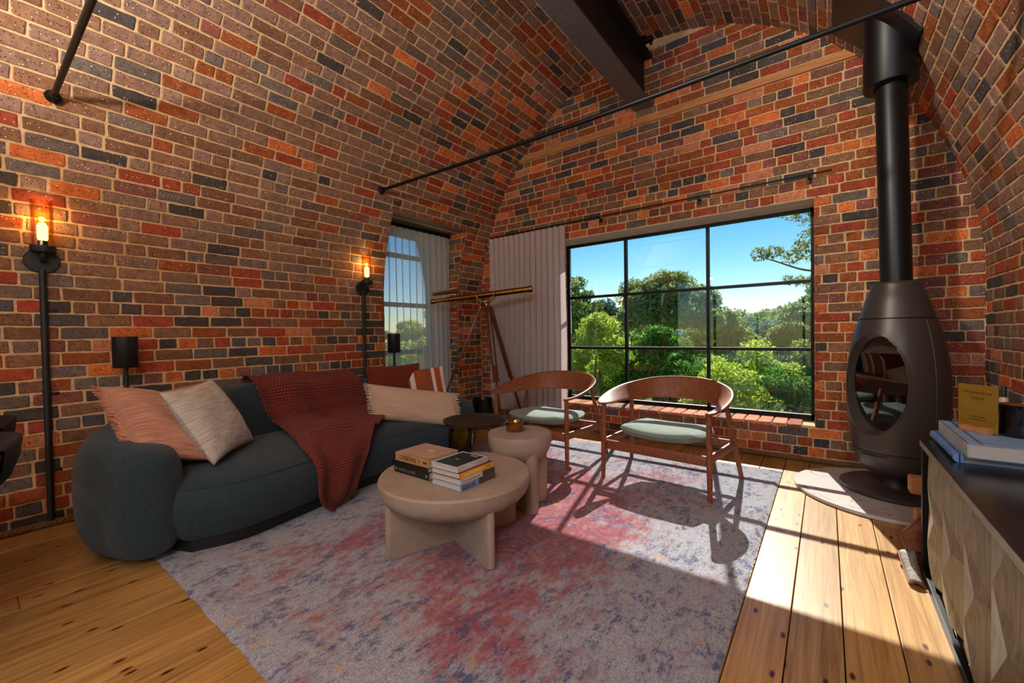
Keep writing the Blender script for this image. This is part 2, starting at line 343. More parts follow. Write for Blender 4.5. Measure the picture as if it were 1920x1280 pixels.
M_BRASS = simple('aged_brass', (168, 122, 58), (110, 74, 34), 40, .32, 1, bmp=.05)
M_SOFA = fabric('sofa_boucle', (58, 74, 84), (30, 41, 49), 260, .95, .6, (1, 1, .45), 230, .12)
M_RUST = fabric('rust_linen', (116, 48, 27), (88, 34, 18), 300, slub_scale=60)
M_STONE = stone_mat()
M_PAPER = simple('book_pages', (212, 204, 196), (170, 160, 156), 260, .8, 0, (1, 1, 6), .2)
M_SEAT = fabric('grey_green_wool', (150, 166, 158), (112, 128, 122), 320, slub_scale=120)
M_CEMENT = simple('white_lintel', (234, 232, 226), (222, 220, 214), 12, .7)
M_ROPE = simple('manila_rope', (146, 112, 74), (96, 70, 44), 160, .9, 0, bmp=.4)
M_GLASS = clear_glass('window_glass', (.97, .985, .98), 1.0)

# ---------------------------------------------------------------- the vault profile and the brick pool
XL, XR, YE, YB = -4.05, 0.95, 4.62, -3.4        # left wall, right wall, window wall, far end behind the camera
ZC, ZT, XC = 1.62, 4.36, -1.55
def half_width(z):
    if z <= ZC: return 2.5
    return 2.5*math.sqrt(max(0, 1-((z-ZC)/(ZT-ZC))**1.8))
def profile_table():
    zs = list(np.linspace(0, ZC, 20))+[ZC+(ZT-ZC)*math.sin(a)**1.0 for a in np.linspace(0, PI/2, 220)[1:]]
    L_ = [(XC-half_width(z), z) for z in zs]; return np.array(L_)
PROF = profile_table(); seg = np.hypot(*(PROF[1:]-PROF[:-1]).T); SARC = np.concatenate([[0], np.cumsum(seg)]); STOT = SARC[-1]
def prof(s, side=1):
    """point and inward normal at arc length s from the floor; side 1 = left half, -1 = right half"""
    x = np.interp(s, SARC, PROF[:, 0]); z = np.interp(s, SARC, PROF[:, 1]); e = .02
    x2, z2 = np.interp(min(s+e, STOT), SARC, PROF[:, 0]), np.interp(min(s+e, STOT), SARC, PROF[:, 1])
    x1, z1 = np.interp(max(s-e, 0), SARC, PROF[:, 0]), np.interp(max(s-e, 0), SARC, PROF[:, 1])
    t = np.array([x2-x1, z2-z1]); t /= np.linalg.norm(t); n = np.array([t[1], -t[0]])
    if side < 0: x = 2*XC-x; t = t*(-1, 1); n = n*(-1, 1)
    return (x, z), t, n
S_ZC = float(np.interp(ZC, PROF[:, 1], SARC))

PAL = {'mauve': (152, 116, 98), 'brown': (138, 98, 74), 'grey': (118, 102, 94), 'plum': (134, 80, 68), 'red': (164, 74, 50), 'orange': (216, 116, 60),
       'dark': (78, 70, 68), 'slate': (86, 82, 86), 'salmon': (204, 128, 92), 'rust': (158, 84, 44)}
ZONES = {'vault': [('mauve', .42), ('brown', .26), ('grey', .12), ('rust', .07), ('plum', .03), ('red', .045), ('orange', .02), ('dark', .035)],
         'low': [('brown', .20), ('dark', .15), ('red', .16), ('rust', .13), ('orange', .07), ('grey', .10), ('plum', .08), ('slate', .07), ('salmon', .04)],
         'end': [('red', .20), ('brown', .20), ('plum', .15), ('dark', .08), ('orange', .09), ('rust', .13), ('grey', .09), ('salmon', .04), ('slate', .02)],
         'near': [('red', .18), ('orange', .13), ('rust', .20), ('brown', .16), ('dark', .10), ('slate', .06), ('mauve', .08), ('salmon', .07)]}
def brick_mesh(L_, col):
    """One worn brick face: X along the course, Y up the wall, Z out of the wall (front at z=0, back at -0.03)."""
    hx, hy = L_/2, .038; j = lambda a=.0028: random.uniform(-a, a)
    ring = []
    nx = 4 if L_ > .16 else 2
    c = .006
    for k in range(nx+1): ring.append((-hx+c+(2*hx-2*c)*k/nx, -hy))
    for k in (0, 1): ring.append((hx, -hy+c+(2*hy-2*c)*k))
    for k in range(nx+1): ring.append((hx-c-(2*hx-2*c)*k/nx, hy))
    for k in (0, 1): ring.append((-hx, hy-c-(2*hy-2*c)*k))
    ring = [(x+j(), y+j()) for x, y in ring]; n = len(ring)
    vs = [(x, y, -.03) for x, y in ring]+[(x, y, -.0045+j(.001)) for x, y in ring]+[(x*(1-.007/hx), y*(1-.005/hy), j(.0012)) for x, y in ring]
    fs = [(a*n+k, a*n+(k+1) % n, (a+1)*n+(k+1) % n, (a+1)*n+k) for a in (0, 1) for k in range(n)]+[tuple(2*n+k for k in range(n))]
    me = bpy.data.meshes.new('brick'); me.from_pydata(vs, [], fs); me.materials.append(M_BRICK)
    f = random.uniform(.82, 1.16); h = random.uniform(-.06, .06); b = s2l(col)
    a = me.color_attributes.new('bc', 'FLOAT_COLOR', 'POINT')
    a.data.foreach_set('color', np.tile(np.array([b[0]*f*(1+h), b[1]*f, b[2]*f*(1-h), 1], dtype=np.float32), len(vs)))
    me.update(); return me
POOL = {}
for nm, c in PAL.items():
    for size, L_ in (('s', .230), ('h', .110)): POOL[nm, size] = [brick_mesh(L_, c) for _ in range(5)]
def pick(zone):
    r = random.random()
    for nm, w in ZONES[zone]:
        r -= w
        if r <= 0: return nm
    return ZONES[zone][0][0]
def course(a, b, kind, off):
    """lengths along one course from a to b, cut at both ends"""
    out = []; x = a-off
    while x < b:
        s = kind
        if kind == 'm': s = 'h' if random.random() < .42 else 's'
        if kind == 'S': s = 'h' if random.random() < .16 else 's'
        L_ = .230 if s in 'sS' else .110
        x0, x1 = max(x, a), min(x+L_, b)
        if x1-x0 > .03: out.append(((x0+x1)/2, x1-x0, 's' if x1-x0 > .165 else 'h'))
        x += L_+.010+random.uniform(-.001, .003)
    if out:                                                  # a remnant too short for a brick is taken up by its neighbour
        c, l, s = out[-1]; e = c+l/2
        if .008 < b-e < .06: l += b-e-.003; out[-1] = (e-(l-(b-e-.003))+l/2, l, s)
        c, l, s = out[0]; e = c-l/2
        if .008 < e-a < .06: g_ = e-a-.003; out[0] = (c-g_/2, l+g_, s)
    return out
BRICKS = {}          # wall name -> list of (matrix, mesh, length scale, pixel area)
def put(wall, pos, ex, ey, ez, ln, size, zone, hs=1.0):
    me = random.choice(POOL[pick(zone), size]); sx = ln/(.230 if size == 's' else .110)
    ex, ey, ez = Vector(ex), Vector(ey), Vector(ez)
    tilt = random.uniform(-.006, .006); out = random.uniform(-.0025, .003)
    R_ = Matrix((ex, ey, ez)).transposed() @ Matrix.Rotation(tilt, 3, 'Z')
    m = Matrix.Translation(Vector(pos)+ez*out) @ R_.to_4x4() @ Matrix.Diagonal((sx, hs, 1, 1))
    BRICKS.setdefault(wall, []).append((m, me, pix_area(pos, ez, ln*.076*hs)))
def lay(wall, parent, limit=300):
    L_ = sorted(BRICKS[wall], key=lambda t: -t[2]); vis = [t for t in L_ if t[2] > 0]
    for m, me, a in vis[:limit]:
        o = bpy.data.objects.new('brick', me); C.objects.link(o); o.parent = parent; o.matrix_local = m
    rest = L_[min(limit, len(vis)):]
    if not rest: return
    vs = []; fs = []; cols = []; off = 0
    for m, me, a in rest:
        n = len(me.vertices); co = np.empty(n*3, np.float32); me.vertices.foreach_get('co', co); co = co.reshape(-1, 3)
        mm = np.array(m); vs.append(co @ mm[:3, :3].T+mm[:3, 3]); fs += [tuple(i+off for i in p.vertices) for p in me.polygons]
        cc = np.empty(n*4, np.float32); me.color_attributes['bc'].data.foreach_get('color', cc); cols.append(cc); off += n
    me = bpy.data.meshes.new('brickwork'); me.from_pydata(np.concatenate(vs).tolist(), [], fs); me.materials.append(M_BRICK)
    me.color_attributes.new('bc', 'FLOAT_COLOR', 'POINT').data.foreach_set('color', np.concatenate(cols)); me.update()
    o = bpy.data.objects.new('brickwork', me); C.objects.link(o); o.parent = parent; o['kind'] = 'stuff'
PITCHC = .0862; MO = .005
W2 = dict(y0=2.95, y1=4.15, z0=.30, z1=2.585, x=-4.62)       # side window opening in the left wall
S_W0, S_W1 = float(np.interp(W2['z0'], PROF[:, 1], SARC)), float(np.interp(W2['z1'], PROF[:, 1], SARC))
# mortar surfaces
def vault_strip(s0, s1, side, y0, y1, n):
    """mortar skin between arc lengths s0..s1 and y0..y1"""
    mb = MB(); rows = []
    for s in np.linspace(s0, s1, n):
        (x, z), t, nn = prof(s, side); x -= nn[0]*MO; z -= nn[1]*MO
        rows.append([(x, y0, z), (x, y1, z)])
    mb.grid(rows); return mb
def merge(*mbs):
    r = MB()
    for m in mbs: r.add(m.v, m.f)
    return r
LB0, LB1 = -3.0, -.75                                       # unseen glazed opening added in the left wall to let sky light in
wl_ = merge(vault_strip(0, S_W0, 1, LB1, YE+.01, 3), vault_strip(0, S_ZC, 1, YB, LB0, 6), vault_strip(S_W0, S_ZC, 1, LB1, W2['y0'], 8), vault_strip(S_W0, S_ZC, 1, W2['y1'], YE+.01, 8))
# jambs of the side window
jm = MB()
for yy in (W2['y0']-MO, W2['y1']+MO):
    pts = [prof(s, 1)[0] for s in np.linspace(S_W0, S_W1, 16)]
    jm.grid([[(x, yy, z), (W2['x']-.1, yy, z)] for x, z in pts])
wall_left = struct(merge(wl_, jm).build('wall_left', M_MORTAR, smooth=False))
ceiling = struct(merge(vault_strip(S_ZC, S_W1, 1, LB1, W2['y0'], 20), vault_strip(S_ZC, S_W1, 1, YB, LB0, 20), vault_strip(S_ZC, S_W1, 1, W2['y1'], YE+.01, 20), vault_strip(S_W1, STOT, 1, YB, YE+.01, 60),
                       vault_strip(S_ZC, STOT, -1, YB, YE+.01, 80)).build('ceiling', M_MORTAR, smooth=True))
wall_right = struct(vault_strip(0, S_ZC, -1, YB, YE+.01, 6).build('wall_right', M_MORTAR, smooth=False))
k = 0
while (k+.5)*PITCHC < STOT-.03:
    s = (k+.5)*PITCHC+.004
    for side in (1, -1):
        (x, z), t, n = prof(s, side); low = s < S_ZC
        wall = ('wall_left' if side > 0 else 'wall_right') if low else 'ceiling'
        if side > 0:
            kind = ('h' if k % 3 == 1 else 's') if z < 1.5 else ('m' if random.random() < .12 else 'S')
        else: kind = ('h' if k % 3 == 1 else 'S') if z < 1.4 else 'S'
        y0 = -.55 if side > 0 else .7
        spans = [(y0, YE)]
        if side > 0 and S_W0 < s < S_W1: spans = [(y0, W2['y0']), (W2['y1'], YE)]
        if side > 0 and s > S_W1 and (s-S_W1) < .02: pass
        for a, b in spans:
            for c, ln, size in course(a, b, kind, random.random()*.24 if kind != 's' else (k % 2)*.12+random.uniform(0, .02)):
                zone = 'vault' if z > 1.55 else 'low'
                if side > 0 and z > 1.2 and c > 3.3 and random.random() < .6: zone = 'near'
                if side < 0 and random.random() < .3: zone = 'end'
                put(wall, (x, c, z), (0, side, 0), (t[0], 0, t[1]), (n[0], 0, n[1]), ln, size, zone)
    k += 1
# jamb brickwork of the side window (the far jamb faces the room)
k = 0
while W2['z0']+(k+.5)*PITCHC < W2['z1']:
    s = S_W0+(k+.5)*PITCHC; (x, z), t, n = prof(s, 1)
    for yy, d in ((W2['y1'], -1), (W2['y0'], 1)):
        for c, ln, size in course(W2['x'], x-.004, 'm', random.random()*.1):
            put('wall_left', (c, yy, z), (-d, 0, 0), (0, 0, 1), (0, d, 0), ln, size, 'low')
    k += 1
lay('wall_left', wall_left); lay('ceiling', ceiling); lay('wall_right', wall_right)

# the window wall: mortar face, opening, reveals
W1 = dict(x0=-2.80, x1=-.085, z0=.325, z1=2.375, y=5.0)
we = MB(); yM = YE+MO
def wall_cells():
    zs = sorted(set([0, W1['z0'], W1['z1'], ZC]+list(np.linspace(0, ZT, 70)))); P = []
    for z0, z1 in zip(zs, zs[1:]):
        a0 = a1 = XC-half_width(z0)-.012; b0 = b1 = XC+half_width(z0)+.012
        if z0 >= W1['z0']-1e-6 and z1 <= W1['z1']+1e-6:
            P.append([(a0, z0), (W1['x0'], z0), (W1['x0'], z1), (a1, z1)]); P.append([(W1['x1'], z0), (b0, z0), (b1, z1), (W1['x1'], z1)])
        else: P.append([(a0, z0), (b0, z0), (b1, z1), (a1, z1)])
    return P
for q in wall_cells(): we.add([(x, yM, z) for x, z in q], [(0, 1, 2, 3)])
yO = W1['y']+.08
for a, b in (((W1['x0'], W1['z0']), (W1['x0'], W1['z1'])), ((W1['x1'], W1['z1']), (W1['x1'], W1['z0'])), ((W1['x0'], W1['z0']-.02), (W1['x1'], W1['z0']-.02)), ((W1['x0'], W1['z1']+.006), (W1['x1'], W1['z1']+.006))):
    we.add([(a[0], yM, a[1]), (b[0], yM, b[1]), (b[0], yO, b[1]), (a[0], yO, a[1])], [(0, 1, 2, 3)])
wall_back = struct(we.build('wall_back', M_MORTAR, smooth=False))
k = 0
while (k+.5)*PITCHC < ZT-.02:
    z = (k+.5)*PITCHC-.0386; hw = half_width(z-.03)+.0; kind = 'h' if k % 3 == 2 and z < 2.9 else 'm' if k % 2 else 'S'
    if 3.5 < z < 3.56: kind = None
    spans = [(XC-hw, XC+hw)]
    if W1['z0']-.05 < z < W1['z1']: spans = [(XC-hw, W1['x0']), (W1['x1'], XC+hw)]
    for a, b in spans if kind else []:
        for c, ln, size in course(a, b, kind, random.random()*.2):
            put('wall_back', (c, YE, z), (1, 0, 0), (0, 0, 1), (0, -1, 0), ln, size, 'near' if (z > 3.2 and random.random() < .6) else 'end')
    k += 1
k = 0                                                     # right and left reveal of the big window
while W1['z0']+(k+.5)*PITCHC < W1['z1']:
    z = W1['z0']+(k+.5)*PITCHC
    for xx, d in ((W1['x1'], -1), (W1['x0'], 1)):
        for c, ln, size in course(YE+.005, W1['y'], 'm', random.random()*.1):
            put('wall_back', (xx+d*.002, c, z), (0, d, 0), (0, 0, 1), (d, 0, 0), ln, size, 'end')
    k += 1
lay('wall_back', wall_back)
# sill: a row of bricks laid flat, ends to the room
x = W1['x0']+.06
while x < W1['x1']-.05:
    me = random.choice(POOL[random.choice(['salmon', 'mauve', 'salmon', 'rust', 'mauve']), 's'])
    o = bpy.data.objects.new('sill_brick', me); C.objects.link(o); o.parent = wall_back
    o.matrix_local = Matrix.Translation((x, YE+.185, W1['z0']-.002+random.uniform(-.001, .002))) @ Matrix.Rotation(PI/2, 4, 'Z') @ Matrix.Diagonal((1.62, 1.42, 1, 1))
    x += .119
# the unseen far end: brick-coloured wall, tall glazed opening added for sky light
rb = MB(); ob = dict(x0=-3.7, x1=.6, z0=0.0, z1=2.75)
zs = sorted(set([0, ob['z1']]+list(np.linspace(0, ZT, 40))))
for z0, z1 in zip(zs, zs[1:]):
    a0, a1, b0, b1 = XC-half_width(z0)-.01, XC-half_width(z1)-.01, XC+half_width(z0)+.01, XC+half_width(z1)+.01
    if z1 <= ob['z1']+1e-6:
        rb.add([(a0, YB, z0), (ob['x0'], YB, z0), (ob['x0'], YB, z1), (a1, YB, z1)], [(0, 1, 2, 3)]); rb.add([(ob['x1'], YB, z0), (b0, YB, z0), (b1, YB, z1), (ob['x1'], YB, z1)], [(0, 1, 2, 3)])
    else: rb.add([(a0, YB, z0), (b0, YB, z0), (b1, YB, z1), (a1, YB, z1)], [(0, 1, 2, 3)])
struct(rb.build('wall_rear', simple('rear_brick', (128, 84, 60), (100, 62, 44), 8, .9), smooth=False))
dr = MB()
DX = [-3.7+4.3*i/4 for i in range(5)]
for xx in DX: dr.span((xx-.03, YB-.03, 0), (xx+.03, YB+.03, 2.75))
dr.span((-3.7, YB-.03, 2.69), (.6, YB+.03, 2.75)); dr.span((-3.7, YB-.03, 0), (.6, YB+.03, .06))
for yy in (LB0, LB1, (LB0+LB1)/2): dr.span((XL-.06, yy-.03, 0), (XL-.0, yy+.03, 2.58))
dr.span((XL-.06, LB0, 2.53), (XL+.26, LB1, 2.59))
door = struct(dr.build('added_door_1', M_BLACK, smooth=False))
for a, c in zip(DX, DX[1:]):
    MB().span((a+.03, YB-.004, .06), (c-.03, YB+.004, 2.69)).build('pane', M_GLASS, door, smooth=False)
for a, c in ((LB0, (LB0+LB1)/2), ((LB0+LB1)/2, LB1)): MB().span((XL-.034, a+.03, .03), (XL-.026, c-.03, 2.53)).build('pane', M_GLASS, door, smooth=False)

# floor: separate pine boards running towards the window wall
fl = MB(); fl.span((XL-.1, YB, -.05), (XR+.05, YE+.45, -.0225)); floor = struct(fl.build('floor', simple('under_floor', (30, 22, 16), (18, 14, 10), 10, .9), smooth=False))
PW = .1735; bx0 = -.1232; i0 = -int((bx0-XL)/PW)-1
for i in range(i0, 7):
    xa, xb = bx0+i*PW+.002, bx0+(i+1)*PW-.002
    xa, xb = max(xa, XL-.0), min(xb, XR)
    if xb-xa < .02: continue
    cuts = sorted([YB, YE]+[random.uniform(-1.2, 1.6)+q for q in (-1.6, 0.25, 3.0)]) if i < -1 else [YB, -.6+.7*random.random(), YE]
    for a, b in zip(cuts, cuts[1:]):
        if b-a > .06: MB().span((xa, a+.001, -.022), (xb, b-.001, random.uniform(-.0008, .0004)), .0022).build('plank', M_PLANK, floor, smooth=False)

# ---------------------------------------------------------------- windows and trims
def steel_window():
    w = MB(); y0, y1 = W1['y']-.025, W1['y']+.025; x0, x1, z0, z1 = W1['x0'], W1['x1'], W1['z0']-.015, W1['z1']
    f = .035
    w.span((x0, y0, z0), (x1, y1, z0+f+.02)); w.span((x0, y0, z1-f), (x1, y1, z1)); w.span((x0, y0, z0), (x0+f, y1, z1)); w.span((x1-f, y0, z0), (x1, y1, z1))
    win = struct(w.build('window_1', M_BLACK, smooth=False))
    xs = [x0+f, -1.982, -1.043, x1-f]; zs = [z0+f+.02, 1.003, 1.668, z1-f]; b = .016
    for xm in xs[1:3]: MB().span((xm-b, y0, z0+f), (xm+b, y1, z1-f)).build('mullion', M_BLACK, win, smooth=False)
    for zm in zs[1:3]: MB().span((x0+f, y0+.004, zm-b), (x1-f, y1-.004, zm+b)).build('glazing_bar', M_BLACK, win, smooth=False)
    for a, c in zip(xs, xs[1:]):
        for d, e in zip(zs, zs[1:]): MB().span((a+.004, W1['y']-.004, d+.004), (c-.004, W1['y']+.004, e-.004)).build('pane', M_GLASS, win, smooth=False)
steel_window()
def side_window():
    w = MB(); X = W2['x']; y0, y1, z0, z1 = W2['y0'], W2['y1'], W2['z0'], W2['z1']; f = .05
    w.span((X-.03, y0, z0), (X+.03, y1, z0+f)); w.span((X-.03, y0, z1-f), (X+.03, y1, z1)); w.span((X-.03, y0, z0), (X+.03, y0+f, z1)); w.span((X-.03, y1-f, z0), (X+.03, y1, z1))
    win = struct(w.build('window_2', simple('grey_window_frame', (92, 96, 104), (76, 80, 88), 20, .5), smooth=False))
    zs = [z0+f, .98, 1.62, 2.28, z1-f]
    for zm in zs[1:-1]: MB().span((X-.025, y0+f, zm-.03), (X+.025, y1-f, zm+.03)).build('glazing_bar', win.data.materials[0], win, smooth=False)
    for d, e in zip(zs, zs[1:]): MB().span((X-.004, y0+f, d), (X+.004, y1-f, e)).build('pane', M_GLASS, win, smooth=False)
side_window()
sl = MB(); sl.span((W1['x0'], YE+.012, W1['z1']-.004), (W1['x1'], W1['y']-.025, W1['z1']+.05)); struct(sl.build('trim_1', M_CEMENT, smooth=False))   # pale soffit over the big window
# steel lintel over the side window: two flat plates with a mortar strip between
zl = W2['z1']; M_LINT = simple('lintel_grey_green', (128, 132, 124), (108, 112, 104), 20, .4, .3, bmp=.03)
pl = MB(); pl.span((-3.99, W2['y0']-.06, zl), (-3.845, W2['y1']+.12, zl+.012)); lint = struct(pl.build('trim_2', M_LINT, smooth=False))
MB().span((-4.05, W2['y0'], zl-.002), (-3.99, W2['y1']+.03, zl+.012)).build('mortar_strip', M_MORTAR, lint, smooth=False)
MB().span((-4.24, W2['y0'], zl), (-4.05, W2['y1']+.02, zl+.012)).build('inner_plate', M_LINT, lint, smooth=False)
MB().span((-4.62, W2['y0'], zl), (-4.24, W2['y1'], zl+.012)).build('soffit_board', M_CEMENT, lint, smooth=False)
MB().span((-4.62, W2['y0'], W2['z0']-.02), (-4.05, W2['y1'], W2['z0'])).build('sill_board', M_CEMENT, lint, smooth=False)
# timber ledge let into the brickwork of the window wall
le = MB()
for a, b in ((-3.36, -1.74), (-1.74, .30)): le.span((a+.002, YE-.022, 3.497), (b-.002, YE+.03, 3.568), .003)
struct(le.build('trim_3', M_TIMBER, smooth=False))
# thick twisted rope run along the foot of the walls
def rope(name, p, q, r=.021, pitch=.085):
    p, q = Vector(p), Vector(q); d = (q-p); L_ = d.length; d.normalize(); up = Vector((0, 0, 1)); sd_ = d.cross(up); mb = MB(); n = int(L_/pitch*9)
    for st in range(3):
        pts = [p+d*(L_*i/n)+(sd_*math.cos(2*PI*(L_*i/n/pitch)+st*2*PI/3)+up*math.sin(2*PI*(L_*i/n/pitch)+st*2*PI/3))*r*.52 for i in range(n+1)]
        mb.tube(pts, r*.55, 6)
    o = struct(mb.build(name, M_ROPE)); return o
rope('baseboard_left', (XL+.026, -.5, .024), (XL+.026, YE-.03, .024)); rope('baseboard_back', (XL+.06, YE-.026, .024), (XR-.06, YE-.026, .024))
rope('baseboard_right', (XR-.026, 3.0, .024), (XR-.026, YE-.05, .024))

# ---------------------------------------------------------------- steel: beam, tie rods, flue
bm_ = thing('steel_beam', 'dark steel I-beam running along the crown of the brick vault', 'beam', (-1.605, 1.6, 3.66))
MB().span((-1.712, YB+.05, 3.66), (-1.498, YE-.0, 3.676)).build('lower_flange', M_BEAM_LIT, bm_, smooth=False)  # bounce light painted in; the web keeps the beam's black
MB().span((-1.612, YB+.05, 3.676), (-1.598, YE-.0, 4.17)).build('web', M_BLACKM, bm_, smooth=False)
MB().span((-1.712, YB+.05, 4.17), (-1.498, YE-.02, 4.186)).build('upper_flange', M_BLACKM, bm_, smooth=False)
br = MB(); br.span((-1.50, 4.28, 4.16), (-1.40, 4.34, 4.20), .004); br.cyl((-1.42, 4.31, 4.17), (-1.42, 4.31, 4.12), .012); br.span((-1.56, 4.26, 4.186), (-1.46, 4.36, 4.21)); br.build('bracket', M_BLACK, bm_)
for sx in (-1.675, -1.535): MB().span((sx-.02, -2.2, 4.187), (sx+.02, .5, 4.194)).build('fill_strip_housing', M_BLACK, bm_, smooth=False)  # casings of the added fill strips
sl_ = thing('fill_spot', 'unseen black spot lamp added under the steel beam to light the vault', 'lamp', SPOT)
MB().cyl((SPOT.x, SPOT.y, 3.66), SPOT, .008).build('stem', M_BLACK, sl_)
MB().tube([SPOT-SPOT_AIM*.05, SPOT-SPOT_AIM*.045, SPOT+SPOT_AIM*.08], [.02, .034, .036], 20, caps=False).build('lamp_shade', M_BLACKM, sl_)
def tie_rod(label, y, z0, z1, sag):
    xl = XC-half_width(z0)+.005; xr = XC+half_width(z1)-.005
    t = thing('tie_rod', label, 'rod', (xl, y, z0), 'tie rods across the vault')
    pts = [(xl+(xr-xl)*i/40, y, z0+(z1-z0)*i/40-sag*math.sin(PI*i/40)) for i in range(41)]
    MB().tube(pts, .0155, 12).build('rod', M_BLACK, t)
    for a, d in ((xl, 1), (xr, -1)):
        e = MB(); z = z0 if d > 0 else z1
        e.lathe([(.0, 0), (.034, .002), (.04, .012), (.034, .03), (.024, .04), (.024, .062), (.0, .064)], (a, y, z), 16, m=Matrix.Rotation(PI/2*d, 3, 'Y')); e.build('wall_anchor', M_BLACK, t)
tie_rod('black steel tie rod crossing above the window wall, in front of the flue', 2.735, 2.745, 2.745, .03)
tie_rod('short visible end of black tie rod high on the left brick vault', .385, 2.70, 2.70, .02)
# curtain rail on the window wall
cr = thing('curtain_rod', 'thin black curtain rod fixed to the brick above the big window', 'rod', (-1.8, YE-.07, 2.555))
MB().tube([(-3.78, YE-.07, 2.553), (.04, YE-.07, 2.565)], .008, 10).build('rod', M_BLACK, cr)
for xx in (-2.13, -1.04, -.12):
    b_ = MB(); b_.span((xx-.018, YE-.008, 2.50), (xx+.018, YE+.002, 2.55), .002); b_.bar((xx, YE-.004, 2.535), (xx, YE-.07, 2.553), .008, .008); b_.build('bracket', M_BLACK, cr)

# ---------------------------------------------------------------- hearth and stove
HX, HY = .36, 3.985
M_MARBLE = None
def marble():
    m, nt, b, out, N, L = nodes('white_veined_marble'); v = coords(N, L, 'Object', (1, 1.6, 1), (0, 0, .4))
    n = N('ShaderNodeTexNoise', Scale=1.6, Detail=2, Roughness=.5, Distortion=1.4); L(v, n.inputs['Vector'])
    r = ramp(N, [(.47, s2l((206, 202, 200))), (.505, s2l((202, 194, 188))), (.515, s2l((172, 152, 138))), (.53, s2l((206, 202, 200)))]); L(n.outputs['Fac'], r.inputs[0]); L(r.outputs[0], b.inputs['Base Color']); b.inputs['Roughness'].default_value = .22
    return m
he = MB(); he.lathe([(0, .0225), (.566, .0225), (.57, .018), (.57, .004), (.566, .0), (0, 0)], (HX, HY, .0005), 96)
tag(he.build('hearth_slab', marble()), 'round white veined marble hearth slab under the stove', 'hearth')
SX, SY, SZ = .40, 4.06, .023
EGG = [(.118, .060), (.122, .110), (.16, .165), (.20, .205), (.25, .228), (.33, .249), (.48, .270), (.62, .279), (.77, .2815), (.90, .276), (1.03, .262), (1.15, .240), (1.268, .208), (1.40, .172), (1.515, .134), (1.527, .122), (1.53, .09)]
EZ = np.array([p[0] for p in EGG]); ER = np.array([p[1] for p in EGG])
def egg_r(z):
    pts = EGG; i = min(max(int(np.searchsorted(EZ, z))-1, 0), len(EZ)-2); t = (z-EZ[i])/(EZ[i+1]-EZ[i])
    a = ER[max(i-1, 0)]; b = ER[i]; c = ER[i+1]; d = ER[min(i+2, len(ER)-1)]
    return float(np.clip(.5*((2*b)+(c-a)*t+(2*a-5*b+4*c-d)*t*t+(3*b-a-3*c+d)*t**3), .0, .4))
FACE = math.atan2(-.79, -.61)                    # the stove door looks towards the sofa and the camera
DA, DB, DZ = .203, .365, .805                    # half width, half height, centre height of the oval opening
def egg_pt(phi, z, dr=0): r = egg_r(z)+dr; return (SX+r*math.cos(phi), SY+r*math.sin(phi), z)
st = thing('wood_stove', 'black egg-shaped pedestal wood stove with oval glass door on round hearth', 'stove', (SX, SY, SZ))
pb = MB(); pb.lathe([(0, .034), (.335, .034), (.345, .028), (.347, .012), (.34, 0), (0, 0)], (SX+.02, SY+.01, SZ), 72); pb.build('base_plate', M_STOVE, st)
ps = MB(); ps.lathe([(.078, .03), (.072, .05), (.072, .13), (.08, .145)], (SX, SY, SZ), 40); ps.build('pedestal', M_STOVE, st)
lo = MB(); lo.lathe([(egg_r(z), z) for z in np.linspace(.118, .322, 22)], (SX, SY, 0), 96, cap0=True); lo.build('ash_bowl', M_STOVE, st)
bd = MB(); zz = np.linspace(.328, 1.262, 150); NA = 220
o0 = bd.add([egg_pt(2*PI*k/NA, z) for z in zz for k in range(NA)], [])
for i in range(len(zz)-1):
    for k in range(NA):
        ph = 2*PI*(k+.5)/NA-FACE; ph = (ph+PI) % (2*PI)-PI; z = (zz[i]+zz[i+1])/2; u = egg_r(z)*math.sin(ph)
        if abs(ph) < PI/2 and (u/(DA-.006))**2+((z-DZ)/(DB-.006))**2 < 1: continue
        bd.f.append((i*NA+k, i*NA+(k+1) % NA, (i+1)*NA+(k+1) % NA, (i+1)*NA+k))
bd.build('body_shell', M_STOVE, st)
tp = MB(); tp.lathe([(egg_r(1.268)-.012, 1.262), (egg_r(1.268), 1.270)]+[(egg_r(z), z) for z in np.linspace(1.28, 1.515, 20)]+[(.126, 1.526), (.088, 1.528)], (SX, SY, 0), 96); tp.build('top_cone', M_STOVE, st)
for z in (.325, 1.266):
    g = MB(); g.lathe([(egg_r(z)-.006, z-.004), (egg_r(z)-.004, z+.004)], (SX, SY, 0), 96); g.build('seam', M_BLACKM, st)
fd = Vector((math.cos(FACE), math.sin(FACE), 0)); fs_ = Vector((-math.sin(FACE), math.cos(FACE), 0)); ctr = Vector((SX, SY, 0))
def ell(t, ka, kb, dist=None, dr=0.0):
    u = DA*ka*math.sin(t); z = DZ+DB*kb*math.cos(t)
    if dist is None:
        r = egg_r(z)+dr; d = math.sqrt(max(r*r-u*u, 1e-6))
    else: d = dist
    return ctr+fd*d+fs_*u+Vector((0, 0, z))
NT = 96; rim = MB()
rim.grid([[ell(2*PI*i/NT, 1.03, 1.02, None, .0012), ell(2*PI*i/NT, 1.0, 1.0, None, .0022), ell(2*PI*i/NT, .97, .985, None, -.003), ell(2*PI*i/NT, .86, .925, .165), ell(2*PI*i/NT, .84, .915, .155)] for i in range(NT)], closeu=True)
rim.build('door_surround', M_STOVE, st, flip=True)
gl = MB(); gl.add([ell(2*PI*i/NT, .87, .93, .158) for i in range(NT)], [tuple(range(NT))]); M_SGLASS = clear_glass('stove_glass', (.5, .48, .47), 2.2)
gl.build('door_glass', M_SGLASS, st, smooth=False)
